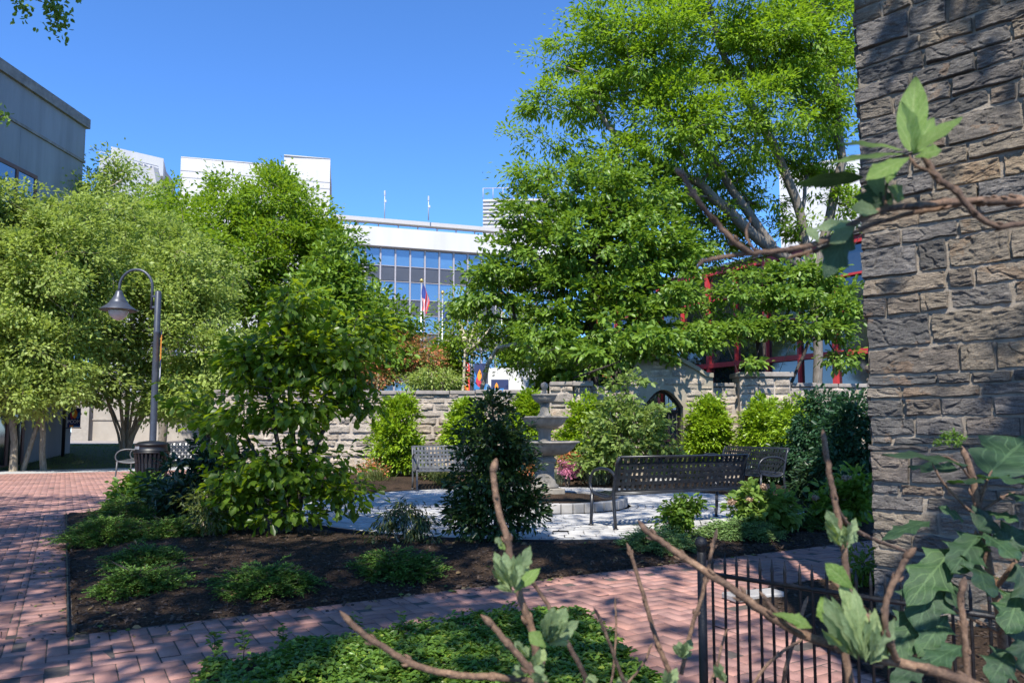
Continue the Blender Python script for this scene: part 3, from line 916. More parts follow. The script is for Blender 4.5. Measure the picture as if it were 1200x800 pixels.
# ------------------------------------------------------------------ stone walls of separate blocks
def ashlar(mb, origin, u, out, length, height, hr, lr, nu, nw, relief, seed, joint=0.014, mi=0, skip=None, z0=0.0, ragged=0.0, edge=0.016, flat=False):
    rs = random.Random(seed)
    u, out, o = np.array(u), np.array(out), np.array(origin)
    up = np.array([0, 0, 1.0])
    w = z0
    row = 0
    while w < height - 0.03:
        h = rs.uniform(*hr) * (1 if rs.random() > 0.25 else 0.6)
        if w + h > height - hr[0] * 0.5: h = height - w
        x = -rs.uniform(0, lr[0]) if row else 0.0
        x = max(x, 0.0) - rs.uniform(0, ragged)
        
        while x < length - 0.02:
            l = rs.uniform(*lr) * (0.7 + 0.6 * min(1, h / hr[1]))
            if length - (x + l) < lr[0] * 0.6: l = length - x
            if skip is None or not skip(x + l / 2, w + h / 2):
                s, t = np.meshgrid(np.linspace(0, 1, nu), np.linspace(0, 1, nw))
                e = np.minimum(np.minimum(s, 1 - s) * l, np.minimum(t, 1 - t) * h)
                k = sm(e / edge)
                uu = x + joint / 2 + s * (l - joint); ww = w + joint / 2 + t * (h - joint)
                jx, jy = rs.uniform(0, 50), rs.uniform(0, 50)
                uu = uu + (fbm(uu * 9 + jx, ww * 9, 0, 3, seed) - 0.5) * 0.03; ww = ww + (fbm(uu * 9, ww * 9 + jy, 3, 3, seed + 5) - 0.5) * 0.024
                tilt = (s - .5) * rs.uniform(-1, 1) + (t - .5) * rs.uniform(-1, 1)
                sl = rs.uniform(-.8, .8)
                lay = fbm(uu * 4 + jx, (ww + uu * sl * .4) * 26 + jy, 1.3, 3, seed + 2)
                crk = np.abs(fbm(uu * 6 + jx, ww * 9 + uu * 4 * sl, jy, 3, seed + 4) - .5) * 2
                step = np.floor(lay * 5 + 2.2 * fbm(uu * 5 + jx, ww * 5 + jy, .3, 2, seed + 6)) / 5
                d = 0.006 + k * relief * (0.35 + 0.7 * rs.random() + 0.8 * tilt + 0.55 * (step - .6) + 0.75 * (fbm(uu * 26 + jx, ww * 55, jx, 4, seed + 8) - .5) - 0.35 * np.clip(.10 - crk, 0, 1) / .10)
                d = np.where(e <= 1e-6, -0.02, d)
                V = o + uu[..., None] * u + ww[..., None] * up + d[..., None] * out
                I = np.arange(nu * nw).reshape(nw, nu)
                Fc = np.stack([I[:-1, :-1], I[:-1, 1:], I[1:, 1:], I[1:, :-1]], -1).reshape(-1, 4)
                mb.add(V.reshape(-1, 3), Fc.tolist(), not flat, mi)
            x += l
        w += h
        row += 1
    return mb

# chapel corner, right of the picture
CC = Vector((2.29, 4.80, 0))
CU = Vector((1, -0.97, 0)).normalized()
CN = Vector((-CU.y, CU.x, 0)); CN = -CN if CN.y > 0 else CN
CV = Vector((-CN.x, -CN.y, 0))
chap = thing('stone_chapel', 'rough grey brown schist chapel corner with tan mortar rising out of frame', 'building', tuple(CC))
mb = MB()
ashlar(mb, CC, CU, CN, 1.5, 4.9, (0.06, 0.215), (0.13, 0.48), 48, 26, 0.026, 31, 0.012, ragged=0.03, edge=0.007, flat=True)
ashlar(mb, CC + CU * 1.5, CU, CN, 1.1, 4.9, (0.10, 0.225), (0.17, 0.46), 12, 8, 0.022, 33)
ashlar(mb, CC + Vector((0, 0, 4.9)), CU, CN, 2.6, 1.5, (0.10, 0.225), (0.17, 0.46), 12, 8, 0.022, 35)
ashlar(mb, CC + CV * 3.0, -CV, -CU, 3.0, 6.4, (0.10, 0.225), (0.17, 0.46), 12, 8, 0.02, 47)
# mortar bed behind the blocks
mb.add([tuple(CC + CU * .004 + CN * 0.001 + Vector((0, 0, -.1))), tuple(CC + CU * 2.6 + CN * 0.001 + Vector((0, 0, -.1))), tuple(CC + CU * 2.6 + CN * 0.001 + Vector((0, 0, 6.4))), tuple(CC + CU * .004 + CN * 0.001 + Vector((0, 0, 6.4)))], [(0, 1, 2, 3)], mi=1)
mb.add([tuple(CC - CU * .0 + CV * 3 + Vector((0, 0, -.1))), tuple(CC + CN * .003 + Vector((0, 0, -.1))), tuple(CC + CN * .003 + Vector((0, 0, 6.4))), tuple(CC + CV * 3 + Vector((0, 0, 6.4)))], [(0, 1, 2, 3)], mi=1)
mb.build('wall', [M['chapel_stone'], M['chapel_mortar']], chap)
mb = MB()
mb.prism([tuple(CC + CU * .05 + CV * .05 + Vector((0, 0, 6.4))), tuple(CC + CU * 2.6 + CV * .05 + Vector((0, 0, 6.4))), tuple(CC + CU * 2.6 + CV * 3 + Vector((0, 0, 6.4))), tuple(CC + CU * .05 + CV * 3 + Vector((0, 0, 6.4)))], (0, 0, 0.12))
mb.build('roof_slab', M['coping'], chap)

# garden wall behind the plaza: a long left run, a step up with a pier, the gateway, a right run
WY = 17.8
def wall_run(name, label, x0, x1, y, h, cop, seed, thick=0.45, group='stone runs of the garden wall'):
    t = thing(name, label, 'garden wall', (x0, y, 0), 0, group)
    mb = MB()
    ashlar(mb, (x0, y, 0), (1, 0, 0), (0, -1, 0), x1 - x0, h, (0.11, 0.32), (0.25, 0.8), 14, 9, 0.05, seed, 0.016)
    mb.add([(x0, y - .008, -.1), (x1, y - .008, -.1), (x1, y - .008, h), (x0, y - .008, h)], [(0, 1, 2, 3)], mi=1)
    mb.box(((x0 + x1) / 2, y + thick / 2 + 0.01, h / 2 - 0.05), (x1 - x0 - 0.01, thick - 0.02, h - 0.1), mi=1)
    mb.build('wall', [M['wall_stone'], M['mortar']], t)
    mb = MB()
    x = x0
    rs = random.Random(seed)
    while x < x1 - 0.05:
        l = min(rs.uniform(0.5, 1.0), x1 - x)
        dz = rs.uniform(-0.012, 0.012)
        mb.box((x + l / 2, y + thick / 2 + rs.uniform(-.02, .02), h + cop / 2 + dz), (l - 0.012, thick + 0.14, cop), Matrix.Rotation(rs.uniform(-.01, .01), 3, 'Y'), ch=0.012)
        x += l
    mb.build('coping', M['coping'], t)
    return t
XW = lambda px: at(px, 500, WY).x
wall_run('garden_wall', 'long low stone garden wall behind the grey bench and lime shrubs', XW(250), XW(642), WY, 2.03, 0.09, 5)
wall_run('garden_wall', 'taller short stretch of stone garden wall just behind the fountain finial', XW(644), XW(672), WY - 0.1, 2.22, 0.09, 6)
wall_run('garden_wall', 'stretch of stone garden wall between its pier and the gateway', XW(692), XW(738), WY, 2.14, 0.09, 7)
wall_run('garden_wall', 'sunlit stone garden wall to the right of the gateway below red windows', XW(832), XW(1120), WY + 0.1, 2.20, 0.09, 8)
def pier(label, x0, x1, y, h, seed):
    t = thing('stone_pier', label, 'pier', ((x0 + x1) / 2, y, 0), 0, 'piers of the garden wall')
    mb = MB()
    ashlar(mb, (x0, y, 0), (1, 0, 0), (0, -1, 0), x1 - x0, h, (0.14, 0.32), (0.22, 0.45), 12, 8, 0.035, seed, 0.016)
    mb.box(((x0 + x1) / 2, y + 0.31, h / 2), (x1 - x0 - .005, 0.6, h), mi=1)
    mb.build('shaft', [M['wall_stone'], M['mortar']], t)
    mb = MB(); mb.box(((x0 + x1) / 2, y + 0.28, h + 0.06), (x1 - x0 + 0.12, 0.75, 0.12), ch=0.02)
    mb.build('cap', M['coping'], t)
pier('stone pier of the garden wall to the right of the fountain, leaf shadows on it', XW(673), XW(691), WY - 0.25, 2.20, 12)
pier('stone pier of the garden wall in front of red framed windows', XW(866), XW(925), WY - 0.15, 2.42, 13)

# gateway with a pointed arch
gx0, gx1 = XW(735), XW(832)
ox0, ox1 = XW(752), XW(797)
gate = thing('stone_gateway', 'stone gateway with pointed arch and gabled top half hidden by foliage', 'gateway', ((gx0 + gx1) / 2, WY - 0.35, 0))
mb = MB()
gy = WY - 0.35
spring, apex = 1.72, 2.12
oc = (ox0 + ox1) / 2; ow = (ox1 - ox0) / 2
arch = [(ox0, spring)]
for k in range(1, 12):
    u = k / 12
    x = ox0 + u * 2 * ow
    q = abs(u - 0.5) * 2
    arch.append((x, spring + (apex - spring) * (1 - q ** 1.9)))
arch.append((ox1, spring))
top = [(gx0, 2.35), (gx0 + 0.2, 2.66), (gx0 + 0.5, 2.80), (oc - 0.05, 2.86), (gx1 - 0.72, 2.76), (gx1 - 0.35, 2.55), (gx1 - .16, 2.42), (gx1, 2.40)]
def toparch(x):
    return float(np.interp(x, [p[0] for p in top], [p[1] for p in top]))
xs = sorted(set([p[0] for p in arch] + [p[0] for p in top if ox0 < p[0] < ox1]))
def archz(x): return float(np.interp(x, [p[0] for p in arch], [p[1] for p in arch]))
DEP = 0.75
for xa, xb in zip(xs[:-1], xs[1:]):
    mb.prism([(xa, gy, archz(xa)), (xb, gy, archz(xb)), (xb, gy, toparch(xb)), (xa, gy, toparch(xa))], (0, DEP, 0), mi=0)
for xa, xb in ((gx0, ox0), (ox1, gx1)):
    pts = [(xa, gy, -0.05), (xb, gy, -0.05), (xb, gy, toparch(xb))] + [(p[0], gy, p[1]) for p in reversed(top) if xa < p[0] < xb] + [(xa, gy, toparch(xa))]
    mb.prism(pts, (0, DEP, 0), mi=0)
def gate_skip(x, z):
    X_ = gx0 + x
    if z > toparch(X_) - .12: return True
    return ox0 - .14 < X_ < ox1 + .14 and z < (archz(min(max(X_, ox0), ox1)) + .14 if True else 0)
ashlar(mb, (gx0, gy, 2.2), (1, 0, 0), (0, -1, 0), gx1 - gx0, 0.8, (0.14, 0.26), (0.2, 0.45), 9, 7, 0.03, 17, 0.016, 1, skip=lambda x, z: gate_skip(x, z + 2.2))
ashlar(mb, (ox1 + 0.06, gy, 0), (1, 0, 0), (0, -1, 0), gx1 - ox1 - 0.06, 2.2, (0.13, 0.3), (0.2, 0.5), 9, 7, 0.03, 15, 0.018, 1)
ashlar(mb, (gx0, gy, 0), (1, 0, 0), (0, -1, 0), ox0 - gx0 - 0.06, 2.1, (0.13, 0.3), (0.2, 0.5), 9, 7, 0.03, 16, 0.018, 1)
mb.build('wall', [M['gate_stone'], M['wall_stone']], gate)
mb = MB()
for xa, xb in zip([p[0] for p in top][:-1], [p[0] for p in top][1:]):
    za, zb = toparch(xa), toparch(xb)
    mb.prism([(xa, gy - 0.07, za), (xb, gy - 0.07, zb), (xb, gy - 0.07, zb + 0.1), (xa, gy - 0.07, za + 0.1)], (0, DEP + 0.14, 0))
mb.build('gable_coping', M['gate_stone'], gate)
ig = MB()
ig.tube([(ox0 + .03, gy + .3, 0), (ox0 + .03, gy + .3, spring)] + [(x * .94 + oc * .06, gy + .3, z - .04) for x, z in arch] + [(ox1 - .03, gy + .3, 0)], 0.03, 6)
for k in range(1, 10):
    x = ox0 + (ox1 - ox0) * k / 10
    ig.tube([(x, gy + .3, 0.06), (x, gy + .3, archz(x) - .08)], 0.010, 5)
for z in (0.15, 0.8, 1.62): ig.box((oc, gy + .3, z), (ox1 - ox0 - 0.06, 0.022, 0.05))
for s in (-1, 1):
    for zz in (1.15, 0.45):
        c = [(oc + s * ow * .5 + math.cos(w) * .13 * (1 - w / 9), gy + .285, zz + math.sin(w) * .17 * (1 - w / 9)) for w in np.linspace(0, 7.5, 24)]
        ig.tube(c, 0.011, 5)
ig.build('iron_gate', M['iron'], gate)

# ------------------------------------------------------------------ buildings
def quadbox(mb, p, q, z0, z1, depth, mi=0, inset=0.0):
    """upright block whose front face runs p -> q; depth goes away from the camera"""
    p, q = Vector((p[0], p[1], 0)), Vector((q[0], q[1], 0))
    d = (q - p).normalized(); n = Vector((-d.y, d.x, 0))
    if n.y < 0 and abs(n.y) > 0.05: n = -n
    poly = [p + Vector((0, 0, z0)), q + Vector((0, 0, z0)), q + n * depth + Vector((0, 0, z0)), p + n * depth + Vector((0, 0, z0))]
    return mb.prism([tuple(v) for v in poly], (0, 0, z1 - z0), mi)

# left: board marked concrete building, seen along its right side
bx0 = Vector((-15.9, 12.0, 0)); bx1 = Vector((-15.35, 26.2, 0))
tdir = (bx1 - bx0).normalized()
tn = Vector((tdir.y, -tdir.x, 0))            # towards the garden
lb = thing('concrete_building', 'shaded grey concrete building with brown framed window behind the olive trees', 'building', tuple(bx1))
ZT = 12.35
def side(s, z, o=0.0): return tuple(bx0 + tdir * s + tn * o + Vector((0, 0, z)))
LEN = (bx1 - bx0).length
def slab(mb, s0, s1, z0, z1, o0, o1, mi=0):
    mb.prism([side(s0, z0, o0), side(s1, z0, o0), side(s1, z1, o0), side(s0, z1, o0)], tn * (o1 - o0), mi)
mb = MB()
slab(mb, 0, LEN, -0.1, ZT - 0.35, -14, 0)
slab(mb, 0, LEN + 0.02, ZT - 1.55, ZT - 0.34, -14, 0.03)
for s in (LEN - 3.2, LEN - 6.6, LEN - 10):
    slab(mb, s - 0.02, s + 0.02, 0, ZT - 1.6, 0.0, 0.006)
mb.build('wall', M['grey_concrete'], lb)
mb = MB(); slab(mb, -0.1, LEN + 0.12, ZT - 0.35, ZT, -14.1, 0.14)
slab(mb, 0, LEN + .05, ZT - 1.64, ZT - 1.55, -14, 0.06)
mb.build('coping', M['coping'], lb)
for s, z0, z1, l, nm in ((LEN - 5.1, 7.1, 9.4, 2.7, 'window'), (LEN - 8.6, 7.1, 9.4, 2.7, 'window'), (LEN - 5.1, 3.6, 5.6, 2.7, 'window'), (LEN - 3.9, 0.0, 2.3, 1.5, 'door')):
    f = MB()
    slab(f, s, s + l, z1 - .12, z1, 0, 0.05); slab(f, s, s + l, z0, z0 + .12, 0, 0.05)
    for k in range(4 if nm == 'window' else 3):
        ss = s + (l - .1) * k / (3 if nm == 'window' else 2)
        slab(f, ss, ss + .1, z0 + .122, z1 - .122, 0, 0.05)
    w = f.build(nm, M['brown_frame'], lb)
    g = MB(); slab(g, s + .03, s + l - .03, z0 + .03, z1 - .03, 0.004, 0.02)
    g.build('pane', M['office_glass'] if nm == 'window' else M['dark_glass'], w)

# beige ramp wall beyond the lawn
rw = thing('concrete_ramp_wall', 'pale beige concrete ramp wall behind the vase shaped tree', 'wall', (at(98, 500, 46).x, 46, 0.5))
p, q = at(84, 500, 46), at(330, 500, 52)
mb = MB()
quadbox(mb, (p.x, p.y), (q.x, q.y), 0.5, 3.6, 1.0)
mb.build('wall', M['beige_wall'], rw)
mb = MB()
dd = (Vector((q.x, q.y, 0)) - Vector((p.x, p.y, 0))).normalized(); nn = Vector((dd.y, -dd.x, 0))
s0 = Vector((p.x, p.y, 0)) + nn * .01
mb.prism([tuple(s0 + dd * .9 + Vector((0, 0, 1.85))), tuple(s0 + dd * 14 + Vector((0, 0, 1.85))), tuple(s0 + dd * 14 + Vector((0, 0, 1.93))), tuple(s0 + dd * .9 + Vector((0, 0, 1.93)))], tuple(nn * .05))
mb.prism([tuple(s0 + Vector((0, 0, .5))), tuple(s0 + dd * .9 + Vector((0, 0, .5))), tuple(s0 + dd * .9 + Vector((0, 0, 3.7))), tuple(s0 + Vector((0, 0, 3.7)))], tuple(nn * .3))
mb.build('ledge', plain('shaded concrete', (0.36, 0.33, 0.29), 0.9), rw)

# far white towers
def far_tower():
    Y = 105
    t = thing('white_tower', 'narrow white tower with slanted roof notch left of the white block', 'building', tuple(at(150, 500, Y)))
    a, b = at(117, 182, Y), at(186, 187, Y + 6)
    c = at(195, 185, Y + 16)
    mb = MB()
    z = a.z
    poly = [(a.x, a.y, 0), (b.x, b.y, 0), (c.x, c.y, 0), (a.x + 3, c.y + 8, 0)]
    mb.prism(poly, (0, 0, z))
    mb.build('wall', M['white_panel'], t)
    mb = MB()
    e, f = at(130, 174, Y + 4), at(192, 179, Y + 9); g = at(195.5, 190, Y + 15)
    mb.prism([(e.x, e.y, z), (f.x, f.y, z), (g.x, g.y, z), (e.x + 2, g.y + 6, z)], (0, 0, e.z - z + 0.3))
    mb.build('roof_screen', M['white_panel'], t)
    mb = MB()
    for k in range(9):
        p_ = Vector(e).lerp(Vector(f), (k + .5) / 9)
        mb.box((p_.x - .3, p_.y - 1.6, z + 0.5), (0.25, 2.6, 0.3))
    p_ = b
    mb.prism([(p_.x - 2.6, p_.y - 1.0, z - 2.4), (p_.x - .3, p_.y - 1.0, z + .15), (p_.x + .1, p_.y - .6, z - 2.4)], (0.3, .8, 0))
    mb.build('roof_rib', M['white_shadow_line'], t)
    mb = MB()
    for k in range(8): 
        p_ = Vector((a.x, a.y, 0)).lerp(Vector((b.x, b.y, 0)), k / 7); mb.tube([(p_.x, p_.y, z), (p_.x, p_.y, z + .5)], .05, 4)
    mb.tube([(a.x, a.y, z + .5), (b.x, b.y, z + .5)], .06, 5)
    mb.build('roof_rail', M['grey_roof'], t)
far_tower()
def far_block():
    Y = 118
    t = thing('white_block', 'long white block with horizontal grooves and a rooftop vent', 'building', tuple(at(300, 500, Y)))
    a, m, b = at(212, 185, Y), at(332, 190, Y + 4), at(387, 192, Y + 6)
    mb = MB()
    quadbox(mb, (a.x, a.y), (b.x, b.y), 0, a.z, 22)
    mb.build('wall', M['white_panel'], t)
    mb = MB()
    hz = at(335, 182, Y + 4).z
    quadbox(mb, (m.x, m.y + .4), (b.x, b.y + .02), a.z, hz, 15)
    mb.build('penthouse', M['white_panel'], t)
    mb = MB()
    d = (Vector((b.x, b.y, 0)) - Vector((a.x, a.y, 0))).normalized(); n = Vector((d.y, -d.x, 0))
    for k, zz in enumerate((a.z - 2.1, a.z - 3.2, a.z - 6.3, a.z - 9.5, a.z - 12.6, a.z - 16)):
        quadbox(mb, (a.x + n.x * .06, a.y + n.y * .06), (b.x + n.x * .06, b.y + n.y * .06), zz, zz + 0.16, 0.1)
    mb.build('groove', M['white_shadow_line'], t)
    mb = MB()
    v = at(344, 181, Y + 9)
    mb.box((v.x, v.y, hz + .55), (1.7, 1.7, 1.1), ch=.1); mb.box((v.x, v.y, hz + 1.2), (2.1, 2.1, .16))
    mb.build('roof_vent', M['grey_roof'], t)
    mb = MB()
    mb.tube([(a.x, a.y + .1, a.z + .12), (m.x, m.y + .1, a.z + .12)], .14, 5); mb.tube([(m.x, m.y + .3, hz + .1), (b.x, b.y + .1, hz + .1)], .14, 5)
    mb.build('parapet_cap', M['white_shadow_line'], t)
far_block()

# office block with curtain wall
def office():
    Y0 = 66
    a = at(392, 300, Y0); b = at(650, 300, Y0 + 6.2)
    A2, B2 = Vector((a.x, a.y, 0)), Vector((b.x, b.y, 0))
    d = (B2 - A2).normalized(); n = Vector((d.y, -d.x, 0))
    ln = (B2 - A2).length
    t = thing('office_block', 'white topped office block with blue glass curtain wall behind the flags', 'building', tuple(A2))
    zr = at(425, 266, Y0 + .8).z          # roof edge
    zb = at(425, 288, Y0 + .8).z          # foot of the white band
    def rect(mb, s0, s1, z0, z1, o0, o1, mi=0):
        P = [A2 + d * s0 + n * o0 + Vector((0, 0, z0)), A2 + d * s1 + n * o0 + Vector((0, 0, z0)), A2 + d * s1 + n * o0 + Vector((0, 0, z1)), A2 + d * s0 + n * o0 + Vector((0, 0, z1))]
        mb.prism([tuple(v) for v in P], tuple(n * (o1 - o0)), mi)
    mb = MB(); rect(mb, 0, ln, zb, zr, -18, 0.45); mb.build('roof_band', M['white_panel'], t)
    mb = MB(); rect(mb, 0.1, ln - .1, 0, zb - .01, -18, -0.35); mb.build('wall', plain('office core', (0.10, 0.10, 0.11), 0.8), t)
    mod = 1.36
    ncol = int(ln / mod)
    rows = []
    z = zb - .02
    while z > 2.0:
        rows.append((z - 1.62, z - .05, 'window')); rows.append((z - 2.98, z - 1.68, 'spandrel_panel')); z -= 3.05
    wcount = 0
    for (z0, z1, nm) in rows:
        if nm == 'spandrel_panel':
            mb = MB(); rect(mb, 0.05, ln - .05, z0, z1, -0.34, -0.10); mb.build('spandrel_panel', M['spandrel'], t)
        else:
            for c in range(ncol):
                if wcount > 92: break
                mb = MB(); rect(mb, c * mod + .05, (c + 1) * mod - .05, z0, z1, -0.34, -0.13); mb.build('window', M['office_glass'], t); wcount += 1
    mb = MB()
    for c in range(ncol + 1): rect(mb, c * mod - .07, c * mod + .07, 0.5, zb - .01, -0.3, 0.02)
    for (z0, z1, nm) in rows: rect(mb, 0, ln, z1, z1 + .06, -0.3, -0.03)
    mb.build('mullions', M['mullion'], t)
    mb = MB()
    rect(mb, -.3, ln + .3, zr + .5, zr + .86, -0.6, 0.25)
    for k in range(12): rect(mb, k * ln / 11.5 + .2, k * ln / 11.5 + .3, zr - .01, zr + .51, -0.5, -.35)
    mb.build('roof_rail', M['white_shadow_line'], t)
    mb = MB()
    for px, h in ((450.5, 2.4), (502, 1.9)):
        q = at(px, 262, Y0 + 1.5)
        mb.tube([(q.x, q.y, zr + .8), (q.x, q.y, zr + 1.15 + h)], .05, 5); mb.box((q.x, q.y, zr + .95 + h), (.16, .16, .5), ch=.05); mb.box((q.x + .06, q.y, zr + .2 + h), (.2, .15, .22))
    mb.build('antenna', M['grey_roof'], t)
    # louvred plant room further back on the roof
    q = at(566, 262, Y0 + 16); r2 = at(660, 262, Y0 + 15.5)
    z1 = at(600, 240, Y0 + 18).z
    mb = MB(); quadbox(mb, (q.x, q.y), (r2.x, r2.y), zr, z1, 8); 
    pr = mb.build('plant_room', M['grey_roof'], t)
    dd = (Vector((r2.x, r2.y, 0)) - Vector((q.x, q.y, 0))).normalized(); n2 = Vector((dd.y, -dd.x, 0))
    mb = MB()
    for k in range(14):
        zz = z1 - .3 - k * .42
        P = [Vector((q.x, q.y, zz)), Vector((r2.x, r2.y, zz)), Vector((r2.x, r2.y, zz + .2)), Vector((q.x, q.y, zz + .2))]
        mb.prism([tuple(v + n2 * .02) for v in P], tuple(n2 * .2))
    for k in range(9):
        s = Vector((q.x, q.y, 0)).lerp(Vector((r2.x, r2.y, 0)), k / 8) 
        mb.tube([(s.x, s.y, z1), (s.x, s.y, z1 + 1.3)], .04, 4)
    mb.tube([(q.x, q.y, z1 + 1.25), (r2.x, r2.y, z1 + 1.25)], .05, 4)
    mb.build('louvre', M['white_shadow_line'], pr)
office()

# red framed glass building on the right, white wall above and behind it
def red_building():
    p0, p1 = at(1075, 420, 25.0), at(690, 420, 40.0)
    A2, B2 = Vector((p0.x, p0.y, 0)), Vector((p1.x, p1.y, 0))
    d = (B2 - A2).normalized(); n = Vector((d.y, -d.x, 0)); n = n if n.y < 0 else -n
    ln = (B2 - A2).length
    t = thing('glass_building', 'red framed glass fronted building above the wall at right', 'building', tuple(A2))
    def rect(mb, s0, s1, z0, z1, o0, o1):
        P = [A2 + d * s0 + n * o0 + Vector((0, 0, z0)), A2 + d * s1 + n * o0 + Vector((0, 0, z0)), A2 + d * s1 + n * o0 + Vector((0, 0, z1)), A2 + d * s0 + n * o0 + Vector((0, 0, z1))]
        mb.prism([tuple(v) for v in P], tuple(n * (o1 - o0)))
    zt = at(1000, 283, 27.5).z; zm = at(1000, 414, 27.5).z
    mb = MB(); rect(mb, 0, ln, 0.3, zt - .3, -10, -0.25); mb.build('wall', plain('dark interior', (0.09, 0.085, 0.08), 0.9), t)
    zs = [0.75, 2.1, zm, zm + (zt - zm) * .36, zm + (zt - zm) * .68, zt - .1]
    mod = 1.55
    nc = int(ln / mod)
    for c in range(nc):
        for k in range(len(zs) - 1):
            if k == 0 and c % 2: continue
            mb = MB(); rect(mb, c * mod + .04, (c + 1) * mod - .04, zs[k] + .05, zs[k + 1] - .03, -.24, -.16)
            mb.build('window', M['dark_glass'], t)
    mb = MB()
    for c in range(nc + 1): 
        w = .085 if c % 2 == 0 else .04
        rect(mb, c * mod - w, c * mod + w, 0.4, zt, -.2, 0.0)
    for z, w in zip(zs, (.08, .045, .10, .04, .04, .12)): rect(mb, -.1, ln + .1, z - w, z + w, -.18, 0.012)
    mb.build('frame', M['red_frame'], t)
    mb = MB(); rect(mb, -.2, ln + .2, zt + .06, zt + .16, -10, .1); mb.build('roof', M['grey_roof'], t)
    wt = thing('white_building', 'tall plain white wall glimpsed through the locust limbs at right', 'building', tuple(at(960, 400, 58)))
    a, b = at(914, 240, 60), at(1090, 240, 54)
    mb = MB(); quadbox(mb, (a.x, a.y), (b.x, b.y), 0.5, at(960, 192, 58).z, 14); mb.build('wall', M['white_panel'], wt)
    mb = MB(); quadbox(mb, (a.x - .1, a.y - .1), (b.x, b.y - .1), at(960, 192, 58).z, at(960, 189, 58).z, 14); mb.build('parapet', M['white_shadow_line'], wt)
red_building()
